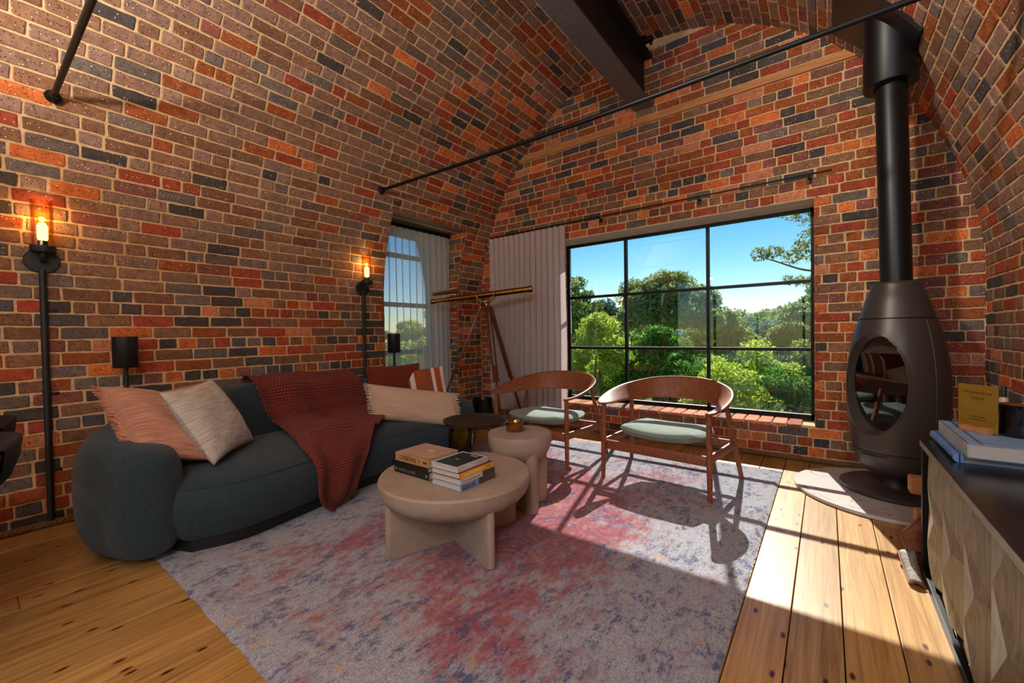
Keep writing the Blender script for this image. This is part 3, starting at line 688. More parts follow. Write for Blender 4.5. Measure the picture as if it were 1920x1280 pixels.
# firebox behind the glass, with a pale baffle plate at the top
ib = MB(); ib.lathe([(max(egg_r(z)-.03, .01)*.93, z) for z in np.linspace(.36, 1.22, 24)], (SX, SY, 0), 48, cap0=True, cap1=True); ib_o = None
fb = MB(); R0 = .20
for i in range(12):
    pass
arc = [FACE+PI*.5+PI*k/16 for k in range(17)]
fb.grid([[(SX+R0*math.cos(a)+fd.x*.05, SY+R0*math.sin(a)+fd.y*.05, z) for z in np.linspace(.44, 1.16, 12)] for a in arc])
fb.build('firebox', simple('firebox_brick', (34, 30, 28), (18, 16, 15), 60, .95), st)
bf = MB(); bf.add([ctr+fd*d+fs_*s+Vector((0, 0, z)) for d, s, z in ((.145, -.16, 1.02), (.145, .16, 1.02), (.02, .16, 1.13), (.02, -.16, 1.13))], [(0, 1, 2, 3)]); bf.build('baffle_plate', simple('baffle_vermiculite', (150, 140, 132), (120, 112, 104), 30, .9), st, smooth=False)
sm = MB(); sm.tube([egg_pt(FACE+1.33, z, .0004) for z in np.linspace(.33, 1.26, 50)], .0022, 6); sm.build('door_edge', simple('edge_grey', (96, 90, 86), (80, 75, 72), 30, .4, .6), st)  # thin lighter grey line along the door seam
vs_ = MB()
for j in range(9): vs_.tube([egg_pt(FACE-.30+j*.075, .300, .001), egg_pt(FACE-.30+j*.075+.05, .300, .001)], .004, 6)
vs_.tube([egg_pt(FACE-.34+a*.05, .312, .0008) for a in range(16)], .003, 6); vs_.build('air_vent', M_BLACKM, st)
kb_ = MB(); a_ = FACE+1.42; kb_.cyl(egg_pt(a_, .285, -.01), egg_pt(a_, .285, .045), .008); kb_.build('air_lever', simple('copper', (184, 112, 78), (150, 84, 56), 60, .3, 1), st)['label'] = 'copper coloured lever knob'
M_FLUE = simple('flue_black', (13, 13, 15), (9, 9, 11), 90, .42, 0, bmp=.02, spec=.35)
fp = MB(); fp.tube([(SX, SY, 1.522), (SX-.03, SY, 2.99)], .0885, 40); fp.build('flue_pipe', M_FLUE, st)
# sleeve and ceiling flashing
fc = thing('flue_ceiling_plate', 'black steel flue sleeve and flashing plate on the right vault', 'flue', (SX-.03, SY, 3.0))
sv = MB(); sv.lathe([(.092, .0), (.148, .0), (.152, .006), (.152, .95)], (SX-.03, SY, 2.925), 48)
sv.build('sleeve', M_FLUE, fc)
M_HOLE = simple('hole_dark', (4, 4, 4), (2, 2, 2))
for k2 in range(18):
    a = 2*PI*k2/18; MB().cyl((SX-.03+.125*math.cos(a), SY+.125*math.sin(a), 2.9255), (SX-.03+.125*math.cos(a), SY+.125*math.sin(a), 2.9235), .009, n=8).build('vent_hole', M_HOLE, fc)
pr = []
for s in np.linspace(0, 1, 14):
    z = 3.10+(3.66-3.10)*s; hw = half_width(z); x = XC+hw; e = .01; t = np.array([half_width(z+e)-half_width(z-e), 2*e]); t /= np.linalg.norm(t); n = np.array([-t[1], t[0]])
    n = -np.array([t[1], -t[0]]); pr.append((x+n[0]*.022, z+n[1]*.022, x-n[0]*.01, z-n[1]*.01))
fpl = MB(); Y0, Y1 = SY-.32, SY+.36
fpl.grid([[(a, Y0, b), (a, Y1, b)] for a, b, c, d in pr]); fpl.grid([[(c, Y0, d), (a, Y0, b)] for a, b, c, d in pr]); fpl.grid([[(a, Y1, b), (c, Y1, d)] for a, b, c, d in pr])
for a, b, c, d in (pr[0], pr[-1]): fpl.add([(a, Y0, b), (a, Y1, b), (c, Y1, d), (c, Y0, d)], [(0, 1, 2, 3)])
fpl.build('flashing_plate', simple('flashing_black', (24, 20, 20), (17, 14, 14), 30, .4, .2), fc, smooth=False)
#@@PART2
# ---------------------------------------------------------------- rug
RX0, RX1, RY0, RY1 = -3.05, -.30, .62, 4.15
def rug():
    nx, ny = 110, 140; P = []; cx, cy = (RX0+RX1)/2, (RY0+RY1)/2
    for i in range(nx+1):
        row = []
        for j in range(ny+1):
            x = RX0+(RX1-RX0)*i/nx; y = RY0+(RY1-RY0)*j/ny
            e = min(i, j, nx-i, ny-j); x += (e == 0)*random.uniform(-.004, .004); y += (e == 0)*random.uniform(-.004, .004)
            row.append((x-cx, y-cy, .0015 if e == 0 else .011+random.uniform(-.0012, .0012)))
        P.append(row)
    mb = MB(); mb.grid(P); o = mb.build('rug', rug_mat(), smooth=True, angle=180); o.location = (cx, cy, .0005)
    tag(o, 'large faded red, blue and cream patterned rug under the sofa and chairs', 'rug')
rug()
RZ = .0125                                             # top of the rug pile

# ---------------------------------------------------------------- sofa
SP = [(-2.965, .585), (-3.18, .515), (-3.46, .585), (-3.69, .84), (-3.80, 1.28), (-3.83, 1.76), (-3.80, 2.24), (-3.66, 2.64), (-3.40, 2.89), (-3.10, 2.97), (-2.88, 2.92)]
SH = [.63, .66, .69, .76, .82, .835, .82, .74, .67, .62, .57]
sofa = thing('sofa', 'dark blue-grey curved sofa with rounded wraparound back by the brick wall', 'sofa', (-3.2, 1.75, 0))
path = catmull([(x, y, h) for (x, y), h in zip(SP, SH)], 10)
def sofa_back():
    rows = []; N = len(path); T = .17
    for i, (x, y, h) in enumerate(path):
        a = path[max(i-1, 0)]; b = path[min(i+1, N-1)]; t = Vector((b[0]-a[0], b[1]-a[1], 0)).normalized(); n = Vector((t.y, -t.x, 0))
        rows.append((Vector((x, y, 0)), t, n, h, 1.0))
    # round the two ends
    def end(row, sgn):
        p, t, n, h, _ = row; out = []
        for a in (20, 40, 58, 72, 82, 89):
            k = math.radians(a); out.append((p+t*sgn*T*math.sin(k)*1.05, t, n, h, math.cos(k)))
        return out
    rows = end(rows[0], -1)[::-1]+rows+end(rows[-1], 1)
    P = []
    for p, t, n, h, k in rows:
        ring = []; z0, z1 = .028, h; m = (z0+z1)/2; hh = (z1-z0)/2
        for q in range(36):
            a = 2*PI*q/36; c, s_ = math.cos(a), math.sin(a); e = .62
            w = math.copysign(abs(c)**e, c)*T*k; zz = math.copysign(abs(s_)**e, s_)*hh*(.72+.28*k)
            w *= 1-.16*max(0, -(zz/hh))**2                       # tapers in towards the floor
            ring.append(tuple(p+n*w+Vector((0, 0, m+zz))))
        P.append(ring+[ring[0]])
    mb = MB(); mb.grid(P); mb.f.append(tuple(range(36))); o = (len(P)-1)*37; mb.f.append(tuple(o+q for q in range(36)))
    return mb.build('backrest', M_SOFA, sofa, angle=70)
sofa_back()
SFRONT = catmull([(-2.74, .70), (-2.655, .98), (-2.71, 1.40), (-2.80, 1.80), (-2.815, 2.15), (-2.77, 2.50), (-2.76, 2.86)], 10)
def sofa_seat():
    outl = [Vector((x, y, 0)) for x, y in SFRONT]+[Vector((x, y, 0)) for x, y, h in path[::-1][6:-6]]
    A, B = Vector((-3.22, 1.0, 0)), Vector((-3.28, 2.55, 0)); prof_ = [(.085, .085), (.045, .12), (.015, .18), (.0, .25), (.008, .31), (.03, .36), (.07, .395), (.13, .415), (.22, .43), (.33, .44), (.5, .443)]
    P = []
    for p in outl:
        u = max(0, min(1, (p-A).dot(B-A)/(B-A).length_squared)); m = A+(B-A)*u; d = (m-p).length
        P.append([tuple(p+(m-p)*min(.98, i/d)+Vector((0, 0, z))) for i, z in prof_])
    mb = MB(); mb.grid(P, closeu=True); n = len(outl); k = len(prof_)
    mb.f.append(tuple(i*k+k-1 for i in range(n)))
    mb.build('seat_cushion', M_SOFA, sofa, angle=60)
    pl_ = MB(); Q = []
    for p in outl:
        u = max(0, min(1, (p-A).dot(B-A)/(B-A).length_squared)); m = A+(B-A)*u; d = (m-p).length
        Q.append([tuple(p+(m-p)*(.10/d)+Vector((0, 0, z))) for z in (.0135, .10)])
    pl_.grid(Q, closeu=True); pl_.build('plinth', M_BLACKM, sofa)
    sm_ = MB(); pts = []
    for p in outl[:len(SFRONT)]:
        u = max(0, min(1, (p-A).dot(B-A)/(B-A).length_squared)); m = A+(B-A)*u; d = (m-p).length; pts.append(tuple(p+(m-p)*(.045/d)+Vector((0, 0, .378))))
    sm_.tube(pts, .0035, 6); sm_.build('piping', M_SOFA, sofa)
sofa_seat()

# ---------------------------------------------------------------- cushions
def cushion(name, label, mat, TL, TR, BL, thick, n=36, pinch=.05, fringe=None, seam=None, sag=.0, seed=0):
    """A filled cushion: TL, TR, BL are the visible corners; it bulges along both normals."""
    TL, TR, BL = Vector(TL), Vector(TR), Vector(BL); a = TR-TL; b = BL-TL; ctr_ = TL+(a+b)/2; nrm = a.cross(b).normalized()
    if nrm.dot(Vector((0, 0, EYE))-ctr_) < 0: nrm = -nrm
    P = [[], []]
    for sgn in (0, 1):
        for i in range(n+1):
            row = []
            for j in range(n+1):
                u, v = 2*i/n-1, 2*j/n-1
                pu = u*(1-pinch*(1-v*v)*abs(u)); pv = v*(1-pinch*(1-u*u)*abs(v))
                pv += sag*(1-u*u)*(v < 0)*abs(v)
                t = thick*((1-u*u)*(1-v*v))**.42
                w = mnoise.noise(Vector((u*1.7+seed, v*1.7, seed)))*.16+mnoise.noise(Vector((u*4+seed, v*4, seed)))*.05
                t *= 1+w
                if i in (0, n) or j in (0, n): t = 0
                row.append(tuple(ctr_+a*pu/2+b*pv/2+nrm*(t if sgn == 0 else -t*.8)))
            P[sgn].append(row)
    o = thing(name, label, 'cushion', tuple(ctr_))
    mb = MB(); mb.grid(P[0], uv=True); mb.grid(P[1], uv=True)
    if (a.cross(b)).dot(nrm) > 0: mb.f = [f for f in mb.f]
    mb.build('cover', mat, o, angle=80)
    if seam: 
        s = MB(); ring = [P[0][i][0] for i in range(n+1)]+[P[0][n][j] for j in range(1, n+1)]+[P[0][i][n] for i in range(n-1, -1, -1)]+[P[0][0][j] for j in range(n-1, 0, -1)]
        s.tube(ring, .005, 6, closed=True); s.build('piped_edge', seam, o)
    if fringe:
        fm, sides, ln, cnt = fringe; f = MB()
        for sd in sides:
            for k in range(cnt):
                t = (k+random.random())/cnt*n; i0 = min(int(t), n-1); fr = t-i0
                if sd == 'L': p, q, d = P[0][0][i0], P[0][0][i0+1], -a
                elif sd == 'R': p, q, d = P[0][n][i0], P[0][n][i0+1], a
                elif sd == 'T': p, q, d = P[0][i0][0], P[0][i0+1][0], -b
                else: p, q, d = P[0][i0][n], P[0][i0+1][n], b
                p = Vector(p).lerp(Vector(q), fr); d = d.normalized()
                tv = (Vector(q)-Vector(P[0][0][i0] if sd == 'L' else p)).normalized() if False else (b if sd in 'LR' else a).normalized()
                e = p+d*ln*random.uniform(.7, 1.1)+tv*random.uniform(-.3, .3)*ln+nrm*random.uniform(-.25, .35)*ln+Vector((0, 0, -.25*ln*random.random()))
                m_ = p.lerp(e, .5)+nrm*random.uniform(-.12, .12)*ln
                f.tube([p-d*.006, m_, e], [.0024, .0022, .0014], 4, caps=False)
        tag(f.build('fringe', fm, o, smooth=False), kind='stuff')
    return o
def slub(name, c1, c2, rot_axis):
    st_ = (1, 30, 1) if rot_axis == 0 else (30, 1, 1)
    m, nt, b, out, N, L = nodes(name); v = coords(N, L, 'UV', tuple(x*1.0 for x in st_)); n = N('ShaderNodeTexNoise', Scale=2.6, Detail=6, Roughness=.75); L(v, n.inputs['Vector'])
    r = ramp(N, [(.35, s2l(c2)), (.65, s2l(c1))]); L(n.outputs['Fac'], r.inputs[0]); L(r.outputs[0], b.inputs['Base Color']); b.inputs['Roughness'].default_value = .95; b.inputs['Sheen Weight'].default_value = .15
    bump(N, L, b, n.outputs['Fac'], .5, .004); return m
M_PINK = slub('pink_slub_weave', (206, 154, 130), (140, 86, 70), 0)
M_PINKF = simple('pink_fringe', (220, 160, 136), (176, 112, 92), 80, .95, 0)
def crinkle():
    m, nt, b, out, N, L = nodes('crinkled_white_cotton'); v = coords(N, L, 'UV', (3.2, 24, 1)); n = N('ShaderNodeTexNoise', Scale=1.6, Detail=6, Roughness=.7, Distortion=.5); L(v, n.inputs['Vector'])
    v2 = coords(N, L, 'UV', (9, 1.5, 1)); n2 = N('ShaderNodeTexNoise', Scale=2.0, Detail=5, Roughness=.7); L(v2, n2.inputs['Vector'])
    r = ramp(N, [(.3, s2l((178, 166, 156))), (.6, s2l((226, 218, 208)))]); L(n.outputs['Fac'], r.inputs[0]); L(r.outputs[0], b.inputs['Base Color']); b.inputs['Roughness'].default_value = .95
    a = N('ShaderNodeMath', operation='ADD'); L(n.outputs['Fac'], a.inputs[0]); L(n2.outputs['Fac'], a.inputs[1]); bump(N, L, b, a.outputs[0], .9, .012); return m
M_LINEN = crinkle()
M_OAT = slub('oatmeal_weave', (210, 184, 162), (170, 142, 122), 0)
M_OATF = simple('cream_fringe', (222, 204, 190), (190, 172, 160), 80, .95, 0)
def striped():
    m, nt, b, out, N, L = nodes('striped_linen'); t = N('ShaderNodeTexCoord'); sx = N('ShaderNodeSeparateXYZ'); L(t.outputs['UV'], sx.inputs[0])
    r = ramp(N, [(0, s2l((214, 198, 184))), (.10, s2l((128, 76, 58))), (.26, s2l((218, 204, 192))), (.36, s2l((150, 72, 40))), (.60, s2l((128, 76, 58))), (.72, s2l((216, 202, 190))), (.79, s2l((158, 74, 40))), (.92, s2l((216, 202, 190)))])
    r.color_ramp.interpolation = 'CONSTANT'; L(sx.outputs[0], r.inputs[0]); L(r.outputs[0], b.inputs['Base Color']); b.inputs['Roughness'].default_value = .95
    n = N('ShaderNodeTexNoise', Scale=120, Detail=3); bump(N, L, b, n.outputs['Fac'], .3, .002); return m
cushion('cushion', 'pink slub cushion behind the white one, only its peak showing above', M_PINK, (-3.62, .72, .84), (-3.64, 1.14, .90), (-3.44, .74, .44), .07, seed=3)
cushion('cushion', 'large pink slub-weave cushion with a frayed fringe, against the left sofa arm', M_PINK, (-3.47, .50, .925), (-3.42, .86, .83), (-2.98, .56, .565), .10, fringe=(M_PINKF, 'L', .042, 230), seed=5)
cushion('cushion', 'crinkled off-white square cushion leaning in front of the pink fringed one', M_LINEN, (-2.97, .665, .905), (-3.36, 1.03, .925), (-2.88, .885, .455), .095, pinch=.08, seed=9)
cushion('cushion', 'plain rust linen cushion standing against the sofa back', M_RUST, (-3.56, 2.36, .905), (-3.30, 2.80, .92), (-3.46, 2.34, .47), .07, seam=M_RUST, pinch=.07, seed=14)
cushion('cushion', 'rust and white striped cushion half hidden behind the rust one', striped(), (-3.42, 2.60, .85), (-3.13, 2.97, .885), (-3.30, 2.58, .46), .06, seed=21)
cushion('cushion', 'oatmeal striped lumbar cushion with tasselled ends, at the front', M_OAT, (-3.29, 2.20, .775), (-2.80, 2.79, .655), (-3.17, 2.17, .475), .075, pinch=.03, fringe=(M_OATF, 'LR', .045, 70), seed=30)

# ---------------------------------------------------------------- knitted throw
def throw():
    rows = [((-3.985, 1.42, .60), (-3.985, 2.26, .58)), ((-3.955, 1.42, .80), (-3.95, 2.29, .80)), ((-3.83, 1.41, .868), (-3.83, 2.32, .858)), ((-3.69, 1.41, .80), (-3.68, 2.35, .785)), ((-3.635, 1.44, .62), (-3.635, 2.38, .60)), ((-3.56, 1.47, .49), (-3.54, 2.37, .485)),
            ((-3.25, 1.45, .468), (-3.16, 2.27, .468)), ((-2.98, 1.41, .458), (-2.96, 2.08, .455)), ((-2.80, 1.38, .425), (-2.83, 1.93, .42)), ((-2.715, 1.38, .33), (-2.76, 1.83, .33)),
            ((-2.69, 1.38, .20), (-2.735, 1.75, .20)), ((-2.70, 1.42, .10), (-2.725, 1.68, .11)), ((-2.715, 1.50, .035), (-2.72, 1.60, .05))]
    Ls = catmull([r[0] for r in rows], 10); Rs = catmull([r[1] for r in rows], 10); nu = 90; P = []; nv = len(Ls)
    for i in range(nu+1):
        u = i/nu; row = []
        for j in range(nv):
            v = j/(nv-1); p = Vector(Ls[j]).lerp(Vector(Rs[j]), u)
            t = (Vector(Ls[min(j+1, nv-1)])-Vector(Ls[max(j-1, 0)])).normalized(); n = Vector((0, 1, 0)).cross(t)
            n = -n if n.x+n.z < 0 else n; n.normalize()
            free = .25+.75*math.exp(-((v-.46)/.2)**2)
            edge = math.exp(-u/.16)
            f = .026*(1+math.sin(9.5*u+3.2*math.sin(4*v)+2.2))*free*(.6+.8*mnoise.noise(Vector((u*3, v*4, 1.5))))
            f += .06*edge*(.5+.5*math.sin(26*u+7*v))*(.25+free*.9)*min(1, v/.3)
            f += .050*math.exp(-((v-.33)/.13)**2)*abs(math.sin(8.5*u-5*v+.6))**1.6*(1.2-u)
            f += .034*max(0, min(1, (v-.6)/.15))*abs(math.sin(5.2*u+1.5*v+.4))**1.4*(1-.5*max(0, (v-.9)/.1))
            f += .05*max(0, mnoise.noise(Vector((u*2.2+4, v*6, 7))))*free
            f += .055*math.exp(-((v-.52-.12*u*u)/.028)**2)*min(1, u*3)+.045*math.exp(-((v-.60+.05*u)/.026)**2)*math.exp(-((u-.3)/.3)**2)
            sh = mnoise.noise(Vector((v*7, u*2, 3)))*.045*min(1, v*4)+mnoise.noise(Vector((v*3.1, 5, u)))*.02
            row.append(tuple(p+n*(f+.008)+Vector((0, sh*(1-abs(2*u-1)*.3), 0))))
        P.append(row)
    mb = MB(); mb.grid(P, uv=True)
    m, nt, b, out, N, L = nodes('knitted_rust_wool'); t = N('ShaderNodeTexCoord'); mp = N('ShaderNodeMapping'); mp.inputs['Scale'].default_value = (1, 1.9, 1); L(t.outputs['UV'], mp.inputs['Vector'])
    bk = N('ShaderNodeTexBrick'); bk.inputs['Scale'].default_value = 1.0; bk.inputs['Brick Width'].default_value = .022; bk.inputs['Row Height'].default_value = .019; bk.inputs['Mortar Size'].default_value = .0048; bk.inputs['Mortar Smooth'].default_value = 1; L(mp.outputs[0], bk.inputs['Vector'])
    bk.inputs['Color1'].default_value = (1, 1, 1, 1); bk.inputs['Color2'].default_value = (.9, .9, .9, 1); bk.inputs['Mortar'].default_value = (0, 0, 0, 1)
    nn = N('ShaderNodeTexNoise', Scale=25, Detail=3); L(t.outputs['UV'], nn.inputs['Vector'])
    r = ramp(N, [(0, s2l((62, 18, 14))), (.6, s2l((124, 44, 33))), (1, s2l((142, 54, 42)))]); L(bk.outputs['Color'], r.inputs[0]); L(r.outputs[0], b.inputs['Base Color'])
    b.inputs['Roughness'].default_value = .95; b.inputs['Sheen Weight'].default_value = .05; bump(N, L, b, bk.outputs['Color'], 1.0, .006)
    o = mb.build('knitted_throw', m, smooth=True, angle=180)
    so_ = o.modifiers.new('thick', 'SOLIDIFY'); so_.thickness = .009; so_.offset = 0
    tag(o, 'chunky rust red knitted throw draped over the middle of the sofa', 'throw')
throw()

# ---------------------------------------------------------------- stone tables
def stone_table(name, label, c, r, h, bowl, fin_r, ft, ang, z0):
    t = thing(name, label, 'table', (c[0], c[1], z0), 'cast stone tables')
    pr_ = [(0, h), (r*.985, h), (r, h-.012), (r*.995, h-.05)]+[(r*.985*math.cos(a)**.8, h-.055-(bowl)*math.sin(a)) for a in np.linspace(.12, PI/2*.98, 16)]+[(0, h-.055-bowl)]
    MB().lathe(pr_, (c[0], c[1], 0), 80).build('tabletop', M_STONE, t, angle=30)
    for k in range(4):
        a = ang+k*PI/2; d = Vector((math.cos(a), math.sin(a), 0)); n = Vector((-d.y, d.x, 0)); sec = []
        for q in range(9):                                   # rounded outer edge seen from above
            b_ = -PI/2+PI*q/8; sec.append((fin_r-ft/2+ft/2*math.cos(b_), ft/2*math.sin(b_)))
        sec = [(.0, -ft/2)]+sec+[(.0, ft/2)]
        zs_ = [z0+.001, z0+.006, h-.17, h-.11, h-.075, h-.055]; sc_ = [.985, 1, 1, .995, .975, .93]
        P = [[tuple(Vector((c[0], c[1], z))+d*(x*s)+n*y) for x, y in sec] for z, s in zip(zs_, sc_)]
        mb = MB(); mb.grid(P); m_ = len(sec); mb.f += [tuple(range(m_-1, -1, -1)), tuple((len(zs_)-1)*m_+q for q in range(m_))]; mb.build('leg', M_STONE, t, angle=30)
    return t
stone_table('coffee_table', 'low round pale stone coffee table with crossed slab legs, stacked with books', (-1.735, 1.73), .435, .40, .135, .415, .048, math.atan2(-.40, -.14), RZ)
stone_table('side_table', 'smaller taller round stone side table behind the coffee table', (-1.715, 2.345), .222, .515, .15, .21, .085, math.atan2(-.085, .165), RZ)
tt = thing('tray_table', 'dark round tray table with tapered wooden legs beside the sofa', 'table', (-2.24, 2.47, RZ))
MB().lathe([(0, .502), (.228, .502), (.242, .508), (.252, .524), (.258, .526), (.258, .520), (.246, .503), (.232, .492), (0, .488)], (-2.24, 2.47, 0), 72).build('tray_top', simple('smoked_bronze', (74, 62, 56), (58, 48, 44), 40, .35, .4), tt)
for k in range(3):
    a = math.radians(-65+120*k); p = Vector((-2.24+.10*math.cos(a), 2.47+.10*math.sin(a), .489)); q = Vector((-2.24+.215*math.cos(a), 2.47+.215*math.sin(a), RZ))
    MB().tube([p, q], [.017, .011], 14).build('leg', wood('tray_leg_oak', (196, 148, 96), (160, 112, 66), 2) if k == 0 else bpy.data.materials['tray_leg_oak'] if k == 1 else M_BLACKM, tt)

# ---------------------------------------------------------------- armchairs
def armchair():
    t = thing('armchair', 'walnut armchair in front of the curtain, left of the two facing the room', 'chair', (0, 0, 0), 'walnut armchairs by the window')
    rim_ = catmull([(-.415, -.36, .612), (-.432, -.22, .622), (-.425, 0, .645), (-.36, .20, .665), (-.21, .335, .688), (0, .375, .695), (.21, .335, .688), (.36, .20, .665), (.425, 0, .645), (.432, -.22, .622), (.415, -.36, .612)], 8)
    N_ = len(rim_); P = []
    for i, p in enumerate(rim_):
        s = 2*i/(N_-1)-1; a = rim_[max(i-1, 0)]; b = rim_[min(i+1, N_-1)]; tg = Vector(b-a).normalized(); p = Vector(p)
        outw = Vector((tg.y, -tg.x, 0)).normalized()
        if outw.dot(Vector((p.x, p.y-0, 0))) < 0: outw = -outw
        w = .032+.068*(1-abs(s)**2.2); ang_ = math.radians(4+68*(1-abs(s)**1.5)); tip = abs(s)
        if tip > .93: w *= math.sqrt(max(.12, 1-((tip-.93)/.07)**2))
        up = outw*math.cos(ang_)+Vector((0, 0, 1))*math.sin(ang_); nr = tg.cross(up).normalized(); th = .011
        ring = []
        for q in range(16):
            b_ = 2*PI*q/16; cc, ss = math.cos(b_), math.sin(b_)
            ring.append(tuple(p+up*math.copysign(abs(cc)**.55, cc)*w+nr*math.copysign(abs(ss)**.7, ss)*th))
        P.append(ring+[ring[0]])
    mb = MB(); mb.grid(P); mb.f += [tuple(range(16)), tuple((N_-1)*17+q for q in range(16))]
    mb.build('backrest', M_TEAK, t, angle=50)
    for sx in (-1, 1):
        MB().tube([(sx*.412, -.325, 0), (sx*.408, -.318, .3), (sx*.405, -.31, .607)], [.0165, .021, .019], 16).build('leg', M_TEAK, t)
        MB().tube([(sx*.468, .325, 0), (sx*.425, .25, .33), (sx*.388, .165, .655)], [.0165, .022, .016], 16).build('leg', M_TEAK, t)
        MB().bar((sx*.408, -.31, .29), (sx*.432, .262, .285), .062, .022, .006, up=(1, 0, 0)).build('side_rail', M_TEAK, t)
    MB().bar((-.405, -.30, .272), (.405, -.30, .272), .075, .022, .006, up=(0, 1, 0)).build('front_rail', M_TEAK, t)
    MB().bar((-.41, .22, .30), (.41, .22, .30), .05, .022, .006, up=(0, 1, 0)).build('rear_rail', M_TEAK, t)
    n = 40; TOP = []; BOT = []
    for i in range(n+1):
        u = 2*i/n-1; ra = []; rb_ = []
        for j in range(n+1):
            v = 2*j/n-1
            # squircle mapping to a rounded seat
            x = u*math.sqrt(1-.32*v*v)*.345; y = v*math.sqrt(1-.32*u*u)*.30-.02
            e = max(0, 1-max(abs(u), abs(v))**3.2)
            sad = .030*(abs(u)**2)-.012*(1-v*v)+.016*v*-1
            zc = .385+sad*.6; ra.append((x, y, zc+.052*e**.5)); rb_.append((x*.985, y*.985, zc-.055*e**.4))
        TOP.append(ra); BOT.append(rb_)
    mb = MB(); mb.grid(TOP); mb.grid(BOT); mb.build('seat', M_SEAT, t, angle=80)
    return t
CH1 = armchair(); CH1.location = (-2.20, 3.49, RZ); CH1.rotation_euler = (0, 0, math.radians(-2))
CH2 = copy_tree(CH1); CH2.location = (-1.035, 3.46, RZ); CH2.rotation_euler = (0, 0, math.radians(-4)); CH2['label'] = 'walnut armchair in front of the window glass, right of the two facing the room'

# ---------------------------------------------------------------- books, jar and bowl on the tables
def book(label, x0, x1, y0, y1, z0, z1, cover, spine, page_axis=None, group='coffee table books', spine_mat=None):
    """spine: '-y', '+x' or '-x' side. Cover boards, spine and page block."""
    t = thing('book', label, 'book', ((x0+x1)/2, (y0+y1)/2, z0), group)
    e = .0035; b = .003
    mb = MB(); mb.span((x0, y0, z0), (x1, y1, z0+b)); mb.span((x0, y0, z1-b), (x1, y1, z1)); mb.build('cover', cover, t, smooth=False)
    s = MB()
    if spine == '-y': s.span((x0, y0-.001, z0), (x1, y0+.004, z1), .001)
    elif spine == '+x': s.span((x1-.004, y0, z0), (x1+.001, y1, z1), .001)
    else: s.span((x0-.001, y0, z0), (x0+.004, y1, z1), .001)
    s.build('spine', spine_mat or cover, t, smooth=False)
    a = [x0+e, y0+e, z0+b]; c = [x1-e, y1-e, z1-b]
    if spine == '-y': a[1] = y0+.004
    if spine == '+x': c[0] = x1-.004
    if spine == '-x': a[0] = x0+.004
    MB().span(a, c).build('pages', M_PAPER, t, smooth=False); return t
cv = lambda n, c, r=.45: simple(n, c, tuple(int(x*.86) for x in c), 14, r, bmp=.03)
INK = cv('black_ink', (22, 20, 20)); WHITE = cv('white_ink', (226, 222, 214)); GREYINK = cv('grey_ink', (120, 114, 108)); NAVY = cv('navy_ink', (34, 48, 92))
zt = .401
b = book('black book titled EARTH & FIRE at the bottom of the left stack', -2.045, -1.745, 1.535, 1.765, zt, zt+.043, cv('black_cover', (26, 24, 24)), '-y')
lettering('EARTH & FIRE', .024, (-2.0, 1.5335, zt+.013), (1, 0, 0), (0, 0, 1), GREYINK, b, squash=1.0)
for xx in (-2.025, -1.762): MB().lathe([(0, 0), (.009, 0), (.009, .0008), (0, .0008)], (xx, 1.5332, zt+.022), 12, m=Matrix.Rotation(PI/2, 3, 'X')).build('emblem', GREYINK, b, smooth=False)
b = book('plain black book in the middle of the left stack', -2.055, -1.742, 1.525, 1.765, zt+.0435, zt+.071, cv('black_cloth', (18, 18, 20)), '-y')
b = book('tan book titled COCKTAILS on top of the left stack', -2.025, -1.735, 1.53, 1.76, zt+.0715, zt+.120, cv('tan_cover', (190, 152, 126)), '-y', spine_mat=cv('tan_spine', (190, 138, 92)))
lettering('COCKTAILS', .033, (-1.985, 1.5285, zt+.0855), (1, 0, 0), (0, 0, 1), INK, b, squash=.82)
lettering('lll', .028, (-1.826, 1.5285, zt+.087), (1, 0, 0), (0, 0, 1), GREYINK, b)
MB().span((-1.785, 1.5275, zt+.09), (-1.752, 1.5288, zt+.102)).build('spine_mark', cv('brown_mark', (110, 58, 36)), b, smooth=False)
lettering('CO', .035, (-1.90, 1.645, zt+.1202), (1, 0, 0), (0, 1, 0), WHITE, b, squash=1.2)
def seg_book(label, x0, x1, y0, y1, z0, z1, cover, segs):
    """spine on +x, made of coloured lengths"""
    t = book(label, x0, x1, y0, y1, z0, z1, cover, '+x')
    for (a, c, mt) in segs: MB().span((x1+.0008, y0+(y1-y0)*a, z0+.0004), (x1+.0018, y0+(y1-y0)*c, z1-.0004)).build('spine_panel', mt, t, smooth=False)
    return t
GREYC = cv('grey_cover', (206, 200, 198)); BLUEC = cv('pale_blue_cover', (128, 150, 196)); PHOTO = cv('photo_dark', (74, 70, 66)); PHOTO2 = cv('photo_brown', (96, 82, 72))
x0, x1, y0, y1 = -1.70, -1.483, 1.515, 1.785
b = seg_book('pale blue book titled BUSH LIFE at the bottom of the right stack', x0, x1, y0, y1, zt, zt+.034, BLUEC, [(0, .50, BLUEC), (.50, .64, PHOTO), (.64, 1, PHOTO2)])
lettering('BUSH LIFE', .030, (x1+.0022, y0+.012, zt+.006), (0, 1, 0), (0, 0, 1), NAVY, b, squash=.72)
b = seg_book('grey and white book with a photograph spine, second from the bottom of the right stack', x0, x1-.003, y0+.002, y1+.004, zt+.0345, zt+.062, GREYC, [(0, .62, GREYC), (.62, 1, PHOTO)])
lettering('TALES OF AUSTRALIAN LIFE', .0105, (x1-.0008, y0+.02, zt+.044), (0, 1, 0), (0, 0, 1), GREYINK, b)
YEL = cv('yellow_spine', (236, 174, 56)); BURG = cv('burgundy_cover', (128, 24, 52)); NAV = cv('navy_cover', (36, 42, 78))
b = seg_book('burgundy book with a yellow spine below the top book of the right stack', x0, x1-.005, y0, y1-.01, zt+.0625, zt+.094, BURG, [(0, 1, YEL)])
